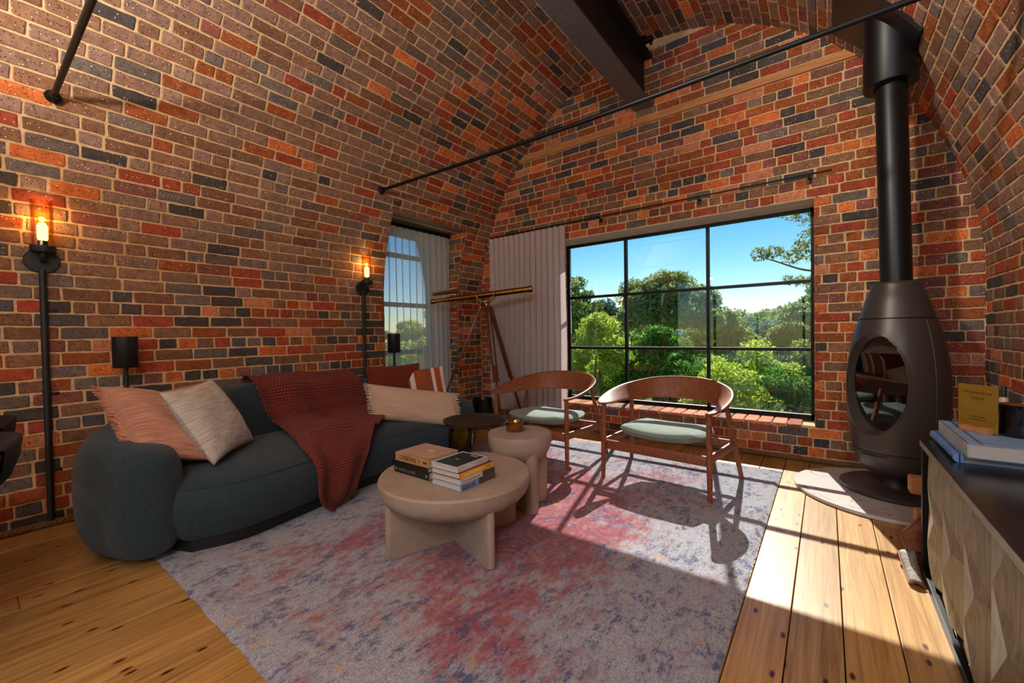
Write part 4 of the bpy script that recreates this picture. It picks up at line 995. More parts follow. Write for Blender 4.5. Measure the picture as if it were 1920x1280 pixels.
lettering('AUSTRALIAN ODE', .021, (x1-.0028, y0+.03, zt+.072), (0, 1, 0), (0, 0, 1), cv('pale_yellow_ink', (246, 214, 140)), b, squash=.95)
rr = MB(); rr.tube([(x1-.0028, y1-.042+.009*math.cos(a), zt+.078+.009*math.sin(a)) for a in np.linspace(0, 2*PI, 20)[:-1]], .0012, 5, closed=True); rr.build('emblem', cv('red_mark', (200, 60, 40)), b)
MB().span((x0+.09, y1-.07, zt+.0935), (x1-.006, y1-.01, zt+.0944)).build('cover_panel', NAV, b, smooth=False)
b = seg_book('dark covered book with a white border on top of the right stack', x0+.002, x1-.022, y0-.002, y1-.03, zt+.0945, zt+.120, cv('white_cover', (206, 206, 216)), [(0, 1, cv('cream_spine', (212, 202, 196)))])
MB().span((x0+.016, y0+.012, zt+.1198), (x1-.036, y1-.044, zt+.1206)).build('cover_picture', simple('dark_blue_photo', (40, 56, 66), (22, 30, 38), 9, .25), b, smooth=False)
MB().span((x0+.10, y1-.075, zt+.1205), (x0+.155, y1-.058, zt+.1209)).build('title_strip', cv('gold_strip', (170, 140, 80)), b, smooth=False)
lettering('~', .05, (x0+.07, y0+.10, zt+.1207), (1, 0, 0), (0, 1, 0), WHITE, b)
lettering('BEN', .016, (x1-.0198, y0+.10, zt+.100), (0, 1, 0), (0, 0, 1), WHITE, b)
def amber():
    m, nt, b, out, N, L = nodes('olive_amber_glass'); nt.nodes.remove(b)
    t = N('ShaderNodeBsdfTransparent'); t.inputs[0].default_value = (.78, .66, .16, 1); d = N('ShaderNodeBsdfTranslucent'); d.inputs[0].default_value = (.62, .46, .05, 1)
    m1 = N('ShaderNodeMixShader'); m1.inputs[0].default_value = .34; L(t.outputs[0], m1.inputs[1]); L(d.outputs[0], m1.inputs[2])
    g = N('ShaderNodeBsdfGlossy'); g.inputs['Roughness'].default_value = .02; fr = N('ShaderNodeFresnel', IOR=1.6); m2 = N('ShaderNodeMixShader'); L(fr.outputs[0], m2.inputs[0]); L(m1.outputs[0], m2.inputs[1]); L(g.outputs[0], m2.inputs[2]); L(m2.outputs[0], out.inputs[0]); return m
M_AMBER = amber()
def vessel(name, label, cat, c, z, r, h, wall, wax, rim, gmat):
    t = thing(name, label, cat, (c[0], c[1], z))
    p = [(r*.80, 0), (r*.95, .004), (r, .018), (r, h), (r-wall, h), (r-wall, .02), (r*.8, wall*1.6), (0, wall*1.6)]
    MB().lathe([(0, 0)]+p, (c[0], c[1], z+.0005), 56).build('glass', gmat, t, angle=50)
    if wax: MB().lathe([(0, wall*1.6+.001), (r-wall-.0015, wall*1.6+.001), (r-wall-.0015, wax), (0, wax-.002)], (c[0], c[1], z+.0005), 40).build('wax', simple('dark_wax', (58, 52, 26), (36, 32, 18), 30, .5), t)
    if rim: MB().lathe([(r-wall, h), (r+.0005, h), (r+.0005, h+.0012), (r-wall, h+.0012), (r-wall, h)], (c[0], c[1], z+.0005), 48).build('rim', rim, t)
    return t
vessel('candle_jar', 'tall olive amber glass candle jar on the coffee table behind the books', 'jar', (-2.00, 2.05), .4005, .082, .150, .004, .055, None, M_AMBER)
bw = thing('candle_bowl', 'small round gold metal candle bowl on the stone side table', 'bowl', (-1.765, 2.36, .5155))
MB().lathe([(0, 0), (.058, 0), (.064, .006), (.065, .062), (.062, .064), (.060, .062), (.059, .03), (0, .03)], (-1.765, 2.36, .516), 56).build('bowl', simple('polished_gold', (186, 142, 72), (150, 108, 50), 30, .2, 1), bw, angle=50)
MB().lathe([(0, .0305), (.0588, .0305), (.0588, .040), (0, .040)], (-1.765, 2.36, .516), 40).build('wax', simple('brown_wax', (120, 84, 52), (90, 60, 36), 20, .5), bw)

# ---------------------------------------------------------------- telescope
tl = thing('telescope', 'brass telescope on a mahogany tripod in the corner between the windows', 'telescope', (-3.36, 3.98, .0))
TC = Vector((-3.33, 3.98, 1.66)); e1, e2 = Vector((-4.00, 3.62, 1.625)), Vector((-2.80, 4.13, 1.735)); td = (e2-e1).normalized(); L_ = (e2-e1).length
def along(s): return e1+td*(L_*s)
MB().tube([along(s) for s in (.42-.12, .44-.12, .96, .962, 1.0)], [.030, .034, .036, .040, .040], 28).build('main_tube', M_BRASS, tl)
MB().tube([along(s) for s in (.13, .145, .30)], [.027, .030, .030], 24).build('draw_tube', M_BRASS, tl)
MB().tube([along(s) for s in (0, .03, .04, .14)], [.031, .031, .023, .023], 24).build('eyepiece', M_BRASS, tl)
off = Vector((0, 0, .092)); fn = MB(); fn.tube([along(s)+off for s in (.02, .045, .05, .07, .26, .265, .28)], [.023, .023, .016, .023, .023, .026, .026], 20); fn.build('finder_scope', M_BRASS, tl)
for s in (.10, .17): MB().cyl(along(s)+Vector((0, 0, .02)), along(s)+off-Vector((0, 0, .014)), .004).build('finder_post', M_BRASS, tl)
yk = MB(); pc = along(.56); side = td.cross(Vector((0, 0, 1))).normalized()
for sg in (-1, 1):
    yk.tube([pc+side*sg*.043+td*.115*math.cos(a)+Vector((0, 0, .02-.115*math.sin(a)*.95)) for a in np.linspace(0.05, PI-.05, 18)], .008, 8)
yk.cyl(pc+side*.05+Vector((0, 0, -.088)), pc-side*.05+Vector((0, 0, -.088)), .016); yk.build('yoke', M_BRASS, tl)
hub = pc+Vector((0, 0, -.155)); hb = MB(); hb.cyl(pc+Vector((0, 0, -.085)), hub, .018, .022); hb.lathe([(0, 0), (.05, 0), (.05, .018), (.02, .03), (0, .03)], hub-Vector((0, 0, .012)), 24); hb.build('tripod_head', M_BRASS, tl)
MB().cyl(along(.965)-Vector((0, 0, .035)), along(.965)-Vector((0, 0, .17)), .0025).build('cap_chain', M_BRASS, tl)
MB().bar(along(.965)-Vector((0, 0, .17))-td*.02, along(.965)-Vector((0, 0, .165))+td*.035, .012, .008, .002).build('lens_cap', M_BRASS, tl)
for fx, fy in ((-3.86, 3.42), (-2.96, 3.72), (-3.14, 4.42)):
    foot = Vector((fx, fy, .004)); top = hub.lerp(Vector((fx, fy, hub.z)), .10); d = foot-top; sd2 = d.cross(Vector((0, 0, 1))).normalized()
    lg = MB(); mid_ = top+d*.58
    for sg in (-1, 1): lg.bar(top+sd2*sg*.024, mid_+sd2*sg*.024, .020, .026, .002)
    lg.bar(mid_-d*.12, foot, .026, .024, .003); lo_ = lg.build('leg', M_MAHOG, tl)
    cl = MB(); cl.cyl(mid_-sd2*.045, mid_+sd2*.045, .007); cl.lathe([(0, 0), (.014, 0), (.014, .012), (0, .012)], mid_+sd2*.045, 12); cl.build('clamp', M_BRASS, lo_, world=False); MB().bar(top-sd2*.035, top+sd2*.035, .02, .02, .003).build('top_joint', M_BRASS, lo_)

# ---------------------------------------------------------------- curtains
def curtain_mesh(p0, p1, z0, z1, folds, amp, nrm, gather=0.0, seed=1, flare=0, nz=40):
    p0, p1 = Vector(p0), Vector(p1); nrm = Vector(nrm); n = folds*12; P = []
    for i in range(n+1):
        u = i/n; row = []
        for j in range(nz+1):
            v = j/nz; z = z1+(z0-z1)*v
            a = amp*(.5+.6*v)*(1+.6*v*mnoise.noise(Vector((u*9, seed, v*1.2)))); ph = 2*PI*folds*u+3.6*mnoise.noise(Vector((u*5, v*1.1, seed)))*v**.7
            d = a*math.sin(ph); uu = u+.35/folds*math.sin(2*ph)*.3+flare*v*(u-.5)
            row.append(tuple(p0.lerp(p1, uu)+nrm*d+Vector((0, 0, z))))
        P.append(row)
    return P
def sheer_mat():
    m, nt, b, out, N, L = nodes('sheer_voile'); nt.nodes.remove(b); geo = N('ShaderNodeNewGeometry'); mp = N('ShaderNodeMapping'); mp.inputs['Scale'].default_value = (40, 40, 260); L(geo.outputs['Position'], mp.inputs['Vector'])
    n = N('ShaderNodeTexNoise', Scale=1.0, Detail=3); L(mp.outputs[0], n.inputs['Vector'])
    d = N('ShaderNodeBsdfDiffuse'); d.inputs[0].default_value = (.95, .94, .94, 1); t = N('ShaderNodeBsdfTranslucent'); t.inputs[0].default_value = (.98, .98, 1, 1)
    mx = N('ShaderNodeMixShader'); mx.inputs[0].default_value = .6; L(d.outputs[0], mx.inputs[1]); L(t.outputs[0], mx.inputs[2])
    tr = N('ShaderNodeBsdfTransparent'); lw = N('ShaderNodeLayerWeight', Blend=.35); mr = N('ShaderNodeMapRange'); mr.inputs['To Min'].default_value = .52; mr.inputs['To Max'].default_value = 1.0; L(lw.outputs['Facing'], mr.inputs['Value'])
    ad = N('ShaderNodeMath', operation='ADD'); ad.use_clamp = True; mu = N('ShaderNodeMath', operation='MULTIPLY_ADD'); mu.inputs[1].default_value = .4; mu.inputs[2].default_value = -.2; L(n.outputs['Fac'], mu.inputs[0]); L(mu.outputs[0], ad.inputs[0]); L(mr.outputs[0], ad.inputs[1])
    m2 = N('ShaderNodeMixShader'); L(ad.outputs[0], m2.inputs[0]); L(tr.outputs[0], m2.inputs[1]); L(mx.outputs[0], m2.inputs[2]); L(m2.outputs[0], out.inputs[0]); return m
sh = thing('sheer_curtain', 'white sheer curtain hanging in the side window beyond the sofa', 'curtain', (-4.20, 3.55, 2.5))
MB().grid(curtain_mesh((-4.19, 2.97, 0), (-4.17, 4.11, 0), .24, 2.535, 11, .042, (1, 0, 0), seed=4)).build('sheer_panel', sheer_mat(), sh, angle=180)
MB().span((-4.205, 2.96, 2.535), (-4.165, 4.14, 2.575)).build('curtain_track', M_BLACK, sh, smooth=False)
def curtain_mat():
    m, nt, b, out, N, L = nodes('mauve_linen'); v = coords(N, L, 'Object', (30, 30, 5)); n = N('ShaderNodeTexNoise', Scale=6, Detail=6, Roughness=.7); L(v, n.inputs['Vector'])
    v2 = coords(N, L, 'Object', (8, 8, 120)); n2 = N('ShaderNodeTexNoise', Scale=3, Detail=4); L(v2, n2.inputs['Vector']); ad = N('ShaderNodeMath', operation='ADD'); L(n.outputs['Fac'], ad.inputs[0]); L(n2.outputs['Fac'], ad.inputs[1])
    hf = N('ShaderNodeMath', operation='MULTIPLY'); hf.inputs[1].default_value = .5; L(ad.outputs[0], hf.inputs[0])
    r = ramp(N, [(.35, s2l((200, 186, 188))), (.65, s2l((232, 219, 220)))]); L(hf.outputs[0], r.inputs[0]); L(r.outputs[0], b.inputs['Base Color']); b.inputs['Roughness'].default_value = .95
    t = N('ShaderNodeBsdfTranslucent'); L(r.outputs[0], t.inputs[0]); mx = N('ShaderNodeMixShader'); mx.inputs[0].default_value = .35; L(b.outputs[0], mx.inputs[1]); L(t.outputs[0], mx.inputs[2]); L(mx.outputs[0], out.inputs[0])
    bump(N, L, b, hf.outputs[0], .3, .003); return m
ct = thing('linen_curtain', 'mauve grey linen curtain gathered at the left of the big window', 'curtain', (-3.25, YE-.07, 2.5))
MB().grid(curtain_mesh((-3.80, YE-.08, 0), (-2.575, YE-.08, 0), .16, 2.535, 14, .045, (0, -1, 0), seed=8)).build('curtain_panel', curtain_mat(), ct, angle=180)
hk = MB()
for i in range(15): hk.lathe([(.010, -.012), (.013, 0), (.010, .012)], (-3.76+i*.077, YE-.07, 2.554), 10, m=Matrix.Rotation(PI/2, 3, 'Y'))
tag(hk.build('curtain_rings', M_BLACK, ct), kind='stuff')

# ---------------------------------------------------------------- wall lamps, reading lamps, bin
M_TUBE = clear_glass('amber_tube_glass', (1, .84, .60), .45)
def bulb_mat():
    m, nt, b, out, N, L = nodes('glowing_bulb'); nt.nodes.remove(b); e = N('ShaderNodeEmission'); e.inputs[0].default_value = (1, .66, .26, 1); e.inputs[1].default_value = 7; L(e.outputs[0], out.inputs[0]); return m
M_BULB = bulb_mat()
def sconce(label, y, bottom, clips):
    xw = XL; t = thing('wall_sconce', label, 'lamp', (xw, y, 1.72), 'wall sconces with black conduit')
    MB().lathe([(0, .02), (.076, .02), (.080, .016), (.080, 0), (0, 0)], (xw, y, 1.72), 36, m=Matrix.Rotation(PI/2, 3, 'Y')).build('back_plate', M_BLACKM, t)
    MB().tube([(xw+.015, y, 1.72), (xw+.085, y, 1.72), (xw+.095, y, 1.735), (xw+.095, y, 1.765)], .012, 12).build('arm', M_BLACKM, t)
    MB().lathe([(0, 0), (.056, 0), (.058, .003), (.058, .040), (.052, .040), (.052, .008), (0, .008)], (xw+.095, y, 1.762), 36).build('cup', M_BLACKM, t)
    MB().lathe([(.050, .008), (.050, .325), (.0475, .325), (.0475, .008)], (xw+.095, y, 1.762), 36).build('glass_tube', M_TUBE, t)
    MB().lathe([(.022, .008), (.022, .075), (0, .077)], (xw+.095, y, 1.762), 20).build('lamp_holder', M_BLACKM, t)
    MB().lathe([(.018, .077), (.024, .088), (.025, .165), (.016, .186), (0, .19)], (xw+.095, y, 1.762), 20).build('bulb', M_BULB, t)
    MB().tube([(xw+.022, y, 1.66), (xw+.022, y, bottom)], .017, 14).build('conduit', M_BLACKM, t)
    for z in clips:
        c_ = MB(); c_.lathe([(.019, -.009), (.019, .009)], (xw+.022, y, z), 14); c_.span((xw+.0, y, z-.01), (xw+.008, y+.058, z+.01), .003); c_.build('saddle_clip', M_BLACKM, t)
    l = bpy.data.lights.new('sconce_glow', 'POINT'); l.energy = 2.4; l.color = (1, .70, .34); l.shadow_soft_size = .018
    o = bpy.data.objects.new('sconce_glow', l); C.objects.link(o); o.location = (xw+.095, y, 1.99)
sconce('black wall sconce with lit amber glass tube, near the left edge', .335, .03, (1.40, .86, .36))
sconce('black wall sconce with lit amber glass tube, beside the side window', 2.665, .03, (1.36, .80))
def reading_lamp(label, x, y):
    t = thing('floor_lamp', label, 'lamp', (x, y, 0), 'black cylinder floor lamps')
    MB().lathe([(0, .014), (.095, .014), (.1, .010), (.1, 0), (0, 0)], (x, y, .001), 40).build('base', M_BLACKM, t)
    MB().cyl((x, y, .013), (x, y, 1.03), .0135).build('pole', M_BLACKM, t)
    MB().lathe([(.0, 1.012), (.066, 1.012), (.069, 1.016), (.069, 1.226), (.064, 1.226), (.064, 1.03), (0, 1.03)], (x, y, 0), 48).build('lamp_shade', simple('satin_black', (26, 28, 30), (20, 21, 23), 90, .38, .2, bmp=.02), t, angle=50)
reading_lamp('black cylinder floor lamp rising behind the pink cushions', -3.86, .69)
reading_lamp('black cylinder floor lamp rising behind the rust cushion', -3.93, 2.98)
bn = thing('waste_bin', 'plain black cylinder bin on the floor in the far left corner', 'bin', (-3.74, 4.27, 0))
MB().lathe([(0, .001), (.125, .001), (.132, .008), (.138, .335), (.133, .338), (.128, .33), (.122, .012), (0, .012)], (-3.74, 4.27, 0), 48).build('bin', simple('bin_black', (24, 25, 28), (18, 18, 20), 60, .3, .2), bn)

# ---------------------------------------------------------------- sideboard and the things on it
CX, CY1, CY0, CZ = .366, 2.80, .55, .655
sb = thing('sideboard', 'dark timber sideboard with faceted carved doors along the right wall', 'sideboard', ((CX+.93)/2, (CY0+CY1)/2, 0))
M_SBTOP = wood('ebonised_timber', (40, 40, 46), (14, 14, 17), 1, .22, 9, .25)
M_SBDOOR = wood('limed_grey_oak', (170, 160, 134), (112, 104, 84), 2, .55, 7, .12, 0, True)
M_SBFRAME = wood('limed_edge', (166, 152, 126), (104, 94, 76), 1, .5, 9, .1)
MB().span((CX-.004, CY0, CZ-.028), (.93, CY1+.004, CZ), .003).build('top', M_SBTOP, sb, smooth=False)
MB().span((CX-.0055, CY0, CZ-.027), (CX-.0038, CY1+.004, CZ-.001)).build('edge_band', M_SBFRAME, sb, smooth=False)
for yy in (CY1-.016, CY0+.016):
    MB().span((CX, yy-.016, .001), (CX+.03, yy+.016, CZ-.028), .002).build('leg', M_BLACK, sb, smooth=False)
    MB().span((.90, yy-.016, .001), (.93, yy+.016, CZ-.028), .002).build('leg', M_BLACK, sb, smooth=False)
MB().span((CX, CY0+.03, .001), (CX+.022, CY1-.03, .040), .002).build('floor_rail', M_BLACK, sb, smooth=False)
MB().span((CX+.055, CY0+.02, .055), (.925, CY1-.034, CZ-.028)).build('carcass', M_SBTOP, sb, smooth=False)
def stave(y1, y0):
    """one faceted board: a ridge that zigzags from side to side, proud of its edges"""
    mb = MB(); zs = [.062, .20, .34, .48, CZ-.032]; xf = CX+.034; P = []
    for i, z in enumerate(zs):
        r = .30 if i % 2 else .66; ridge = y1+(y0-y1)*r
        P.append([(xf-.012, y1, z), (xf-.026-.004*(i % 2), ridge, z), (xf+.004, y0, z), (xf+.022, y0, z)])
    P2 = [[(xf+.022, y1, z)]+p for p, z in zip(P, zs)]
    o = mb.add([q for p in P2 for q in p], [])
    for i in range(len(zs)-1):
        for j in range(4):
            a, b_, c, d = o+i*5+j, o+i*5+j+1, o+(i+1)*5+j+1, o+(i+1)*5+j
            mb.f += [(a, b_, c), (a, c, d)] if (i+j) % 2 else [(a, b_, d), (b_, c, d)]
    mb.f += [(o+4, o+3, o+2, o+1, o), tuple(o+20+k for k in range(5))]
    return mb
edges = [CY1-.036, 2.47, 2.13, 1.825, 1.52, 1.21, .90, CY0+.03]
for a, b_ in zip(edges, edges[1:]): stave(a-.0015, b_+.0015).build('door_stave', M_SBDOOR, sb, smooth=False, flip=True)
zt = CZ+.0005
b = book('blue cloth book lying under the white book on the sideboard', .424, .74, 2.405, 2.885, zt, zt+.036, cv('blue_cloth', (110, 152, 204), .7), '-x', group='sideboard books')
sp_ = MB(); sp_.tube([(.424, 2.405, zt+.018), (.424, 2.885, zt+.018)], .018, 16); sp_.build('rounded_spine', bpy.data.materials['blue_cloth'], b)
lettering('20', .016, (.4055, 2.44, zt+.012), (0, -1, 0), (0, 0, 1), NAVY, b)
M_BKW = cv('cream_book_spine', (196, 204, 196), .6); M_BKB = cv('pale_blue_boards', (150, 186, 226), .5)
b = book('thick pale blue and cream book on top of the blue book on the sideboard', .436, .76, 2.345, 2.865, zt+.0365, zt+.092, M_BKB, '-x', group='sideboard books', spine_mat=M_BKW)
MB().span((.470, 2.346, zt+.0915), (.480, 2.864, zt+.0927)).build('cover_groove', cv('blue_line', (70, 112, 168)), b, smooth=False)
ZB = zt+.0925
pq = thing('welcome_plaque', 'gold acrylic welcome plaque in a small wooden base on the books', 'plaque', (.515, 2.60, ZB))
pr_, pu = Vector((.105, -.135, 0)).normalized(), Vector((.0, .0, 1)); pn = pr_.cross(pu)
PC = Vector((.515, 2.615, ZB)); RM = Matrix((pr_, pn*-1, pu)).transposed()
MB().box(PC+pu*.105, (.150, .004, .196), .0015, RM).build('plate', simple('gold_acrylic', (196, 156, 62), (178, 136, 46), 8, .25, .55), pq, smooth=False)
MB().box(PC+pu*.013-pn*-.006, (.112, .03, .026), .002, RM).build('stand', wood('plaque_oak', (206, 146, 100), (170, 110, 70), 0), pq, smooth=False)
EN = cv('etched_brown', (92, 62, 16))
for txt, s_, zz in (('Welcome to', .0215, .163), ('Logue', .0215, .141), ('Scan for a Guide', .0095, .064), ('Experience Logue', .0095, .052)):
    lettering(txt, s_, PC+pn*.0022+pu*zz, pr_, pu, EN, pq, align='CENTER')
cj = thing('candle_jar', 'large black glass candle jar beside the gold plaque on the sideboard', 'jar', (.632, 2.60, ZB))
MB().lathe([(0, 0), (.058, 0), (.064, .006), (.066, .02), (.066, .128), (.062, .130), (.060, .126), (.060, .098), (0, .098)], (.632, 2.60, ZB+.0005), 56).build('glass', simple('black_glass', (10, 10, 14), (6, 6, 8), 20, .06), cj, angle=50)
MB().lathe([(.0598, .0985), (.0598, .1285), (.0575, .1285), (.0575, .0985), (0, .0985)], (.632, 2.60, ZB+.0005), 48).build('wax', simple('amber_wax', (150, 92, 26), (110, 64, 16), 20, .3), cj)
bt = thing('spray_bottle', 'slim pale bottle with a black cap behind the gold plaque', 'bottle', (.66, 2.93, zt))
MB().lathe([(0, 0), (.014, 0), (.0155, .002), (.0155, .205), (.012, .212), (.007, .214), (0, .214)], (.66, 2.93, zt), 28).build('bottle_body', simple('blush_glass', (206, 176, 150), (186, 152, 126), 10, .3), bt)
MB().lathe([(.0095, .2145), (.0095, .262), (.008, .264), (0, .264)], (.66, 2.93, zt), 20).build('cap', M_BLACKM, bt)

# leather log carrier with firewood, on the floor at the end of the sideboard
lc = thing('log_carrier', 'brown leather log carrier with grey felt flap on the floor at the sideboard corner', 'carrier', (.55, 3.08, 0))
def carrier():
    E_ = catmull([(.379, .275), (.337, .205), (.300, .155), (.318, .091), (.317, .072), (.289, .049), (.300, .012), (.34, .004)], 6); Q = []
    for k, (x, z) in enumerate(E_):
        w = .012*math.sin(k*.5); Q.append([(x, 2.862, z), (x+.10, 2.905+w, z), (x+.22, 2.95-w, z), (x+.42, 3.0, z), (x+.46, 3.12, z)])
    mb = MB(); mb.grid(Q); o = mb.build('leather_sling', simple('saddle_leather', (150, 88, 52), (108, 60, 36), 30, .6), lc, angle=180); so_ = o.modifiers.new('thick', 'SOLIDIFY'); so_.thickness = .006
    P = []
    for k in range(9):
        t = k/8; y = 2.86-.225*t; z0 = .052*(1-t)**1.4+.012; w = .006*math.sin(9*t)
        P.append([(.289+.018*t, y, z0), (.306+.016*t, y, z0+.012+w), (.326+.012*t, y, z0+.016-w), (.350+.006*t, y, z0+.022*(1-t))])
    mb = MB(); mb.grid(P); o = mb.build('felt_flap', simple('grey_felt', (182, 176, 166), (120, 114, 108), 60, .95, bmp=.5), lc, angle=180); so_ = o.modifiers.new('thick', 'SOLIDIFY'); so_.thickness = .005
    ed = MB(); ed.tube([p[0] for p in P], .0045, 6); ed.tube(P[-1], .0075, 6); ed.tube([q[0] for q in Q], .0045, 6); ed.build('leather_edge', bpy.data.materials['saddle_leather'], lc)
carrier()
fw = wood('split_pine', (206, 150, 100), (160, 104, 62), 0, .7, 6, .2)
for x0_, z_, lab in ((.45, .0475, 'lowest split pine log of the stack behind the sideboard'), (.392, .1395, 'second split pine log from the bottom behind the sideboard'), (.46, .2315, 'third split pine log from the bottom behind the sideboard'), (.368, .3235, 'topmost split pine log of the stack behind the sideboard')):
    o = MB().bar((x0_, 3.2, z_), (.84, 3.21, z_), .09, .09, .008, up=(0, 1, 0)).build('firewood_log', fw, smooth=False); tag(o, lab, 'log', 'firewood behind the sideboard')

# ---------------------------------------------------------------- black chairs cut off by the left edge
def sling_chair():
    t = thing('sling_chair', 'black metal framed chair with leather strap seat, nearer of two at the left edge', 'chair', (0, 0, 0), 'black strap chairs')
    # local: faces +x; back top at x=0, y from 0 to -.5
    c1, c2 = [(0, 0, .80), (0, -.52, .80)]
    for y in (0, -.52):
        MB().tube(catmull([(-.085, y, .79), (-.055, y, .66), (-.005, y, .45), (.02, y, .25), (.04, y, .001)], 6), .009, 10).build('rear_leg', simple('gunmetal', (70, 74, 82), (50, 54, 60), 60, .25, .9) if 'gunmetal' not in bpy.data.materials else bpy.data.materials['gunmetal'], t)
        MB().tube([(.40, y, .001), (.38, y, .455)], .009, 10).build('front_leg', bpy.data.materials['gunmetal'], t)
        MB().tube([(0, y, .45), (.34, y, .455)], .009, 10).build('side_rail', bpy.data.materials['gunmetal'], t)
    P = []
    for j in range(17):
        y = -.52*j/16; bow = -.05*math.sin(PI*j/16); up = .015*math.sin(PI*j/16)
        P.append([(xx_-.085+bow, y, zz_+up) for xx_, zz_ in ((.04, .66), (.018, .73), (.008, .79), (.0, .805), (-.012, .80), (-.004, .73), (.02, .66))])
    MB().grid(P).build('back_band', M_BLACK, t)
    for k in range(4):
        z = .62-.055*k; x = -.02+.012*k
        MB().box((x-.028, -.26, z), (.006, .50, .042), .002, Matrix.Rotation(-.22, 3, 'Y')).build('strap', simple('brown_strap', (104, 78, 66), (74, 54, 46), 40, .45) if 'brown_strap' not in bpy.data.materials else bpy.data.materials['brown_strap'], t, smooth=False)
    for k in range(8): MB().box((0+.05*k, -.26, .462), (.046, .51, .006), .002).build('strap', bpy.data.materials['brown_strap'], t, smooth=False)
    return t
sc1 = sling_chair(); sc1.location = (-2.40, -.005, .001); sc1.rotation_euler = (0, 0, math.radians(-92))
sc2 = copy_tree(sc1); sc2.location = (-3.06, .015, .001); sc2.rotation_euler = (0, 0, math.radians(-92)); sc2['label'] = 'black metal framed chair with leather strap seat, farther of two at the left edge'

# ---------------------------------------------------------------- fill globes and bowl lamp added behind the camera, out of view
M_OPAL = clear_glass('opal_glass', (.96, .97, 1), .6)
for i, (px, py, pz) in enumerate(FILL_GLOBES):
    t = thing('fill_globe', ('unseen globe lamp added as fill close under the crown of the vault', 'unseen globe lamp added as fill by the right wall, nearer the sideboard', 'unseen globe lamp added as fill by the right wall, nearer the rear doors')[i], 'lamp', (px, py, pz), 'unseen fill globes added behind the camera')
    MB().cyl((px, py, pz+.12), (px, py, 4.33 if i == 0 else 3.3), .004).build('cord', M_BLACK, t)
    MB().lathe([(.0, .165), (.045, .16), (.05, .135), (.05, .12), (0, .12)], (px, py, pz), 24).build('cap', M_BLACKM, t)
    gb = MB().lathe([(.145*math.sin(a), -.145*math.cos(a)) for a in np.linspace(0.01, PI-.35, 18)], (px, py, pz), 32).build('globe', M_OPAL, t)
t = thing('fill_uplight_bowl', 'unseen black bowl lamp added to light the vault', 'lamp', FILL_BOWL)
MB().cyl((FILL_BOWL[0], FILL_BOWL[1], FILL_BOWL[2]-.04), (FILL_BOWL[0], FILL_BOWL[1], 4.2), .004).build('cord', M_BLACK, t)
MB().lathe([(0, -.14), (.12, -.13), (.22, -.08), (.27, .03), (.265, .03), (.215, -.07), (.115, -.12), (0, -.13)], FILL_BOWL, 32).build('lamp_shade', M_BLACKM, t)

# ---------------------------------------------------------------- outside: terrace edge, slope, trees, far hillside
def terrain():
    def h(x, y):
        r = y
        z = -.12 if r < 7.2 else -.12-2.6*min(1, (r-7.2)/10)**1.1
        z -= 2.5*max(0, min(1, (r-18)/20)); z += 7.0*max(0, (r-40)/60)**1.2
        z += (.5*mnoise.noise(Vector((x*.11, y*.11, 3)))+.15*mnoise.noise(Vector((x*.5, y*.5, 1))))*min(1, max(0, (r-7)/8))
        z += max(0, (x+18)/30)*max(0, (y-22)/30)*2.0*(x < 30)
        return z
    P = []
    for i in range(61):
        x = -75+i*2.0; P.append([(x, y, h(x, y)) for y in [5.12+118*(j/70)**1.7 for j in range(71)]])
    mb = MB(); mb.grid(P); m = simple('dry_grass_slope', (88, 110, 50), (52, 70, 30), 1.2, .95, bmp=.3)
    o = mb.build('hillside_ground', m, flip=True); o['kind'] = 'structure'; return h
HGT = terrain()
mb = MB(); mb.grid([[(x, y, -.14) for y in (-20, 5.15)] for x in (-40, -4.75)]); struct(mb.build('garden_ground', bpy.data.materials['dry_grass_slope']))
mb = MB(); mb.grid([[(x, y, -.14) for y in (-30, YB-.1)] for x in (-4.75, 30)]); struct(mb.build('rear_ground', simple('rear_paving', (170, 160, 150), (140, 132, 124), 2, .9)))
pv = MB(); pv.span((-9, 5.12, -.16), (3, 6.3, -.10)); struct(pv.build('terrace_paving', simple('pale_paving', (196, 184, 172), (160, 150, 140), 6, .9), smooth=False))
def foliage(blobs, per, size, seed, droop=.3):
    """leaf quads scattered through and over leafy clumps"""
    g = np.random.default_rng(seed); V = []; n_ = 0
    for (bx, by, bz, rx, rz, k) in blobs:
        n = int(per*k); d = g.normal(size=(n, 3)); d /= np.linalg.norm(d, axis=1)[:, None]
        rad = g.uniform(.35, 1.05, n)**.6; c = np.stack([bx+d[:, 0]*rx*rad, by+d[:, 1]*rx*rad, bz+d[:, 2]*rz*rad], 1)
        a = g.normal(size=(n, 3)); a[:, 2] -= droop; a /= np.linalg.norm(a, axis=1)[:, None]; b_ = np.cross(a, g.normal(size=(n, 3))); b_ /= np.linalg.norm(b_, axis=1)[:, None]
        L_ = size*g.uniform(.6, 1.4, n)[:, None]; V.append(np.stack([c-a*L_, c+b_*L_*.38, c+a*L_, c-b_*L_*.38], 1).reshape(-1, 3)); n_ += n
    V = np.concatenate(V); me = bpy.data.meshes.new('foliage'); me.vertices.add(len(V)); me.vertices.foreach_set('co', V.astype(np.float32).ravel())
    me.loops.add(n_*4); me.loops.foreach_set('vertex_index', np.arange(n_*4, dtype=np.int32)); me.polygons.add(n_); me.polygons.foreach_set('loop_start', np.arange(0, n_*4, 4, dtype=np.int32)); me.update(calc_edges=True); me.validate(); return me
M_BARK = simple('pale_bark', (150, 128, 106), (92, 74, 60), 8, .95, 0, (1, 1, .2), .4)
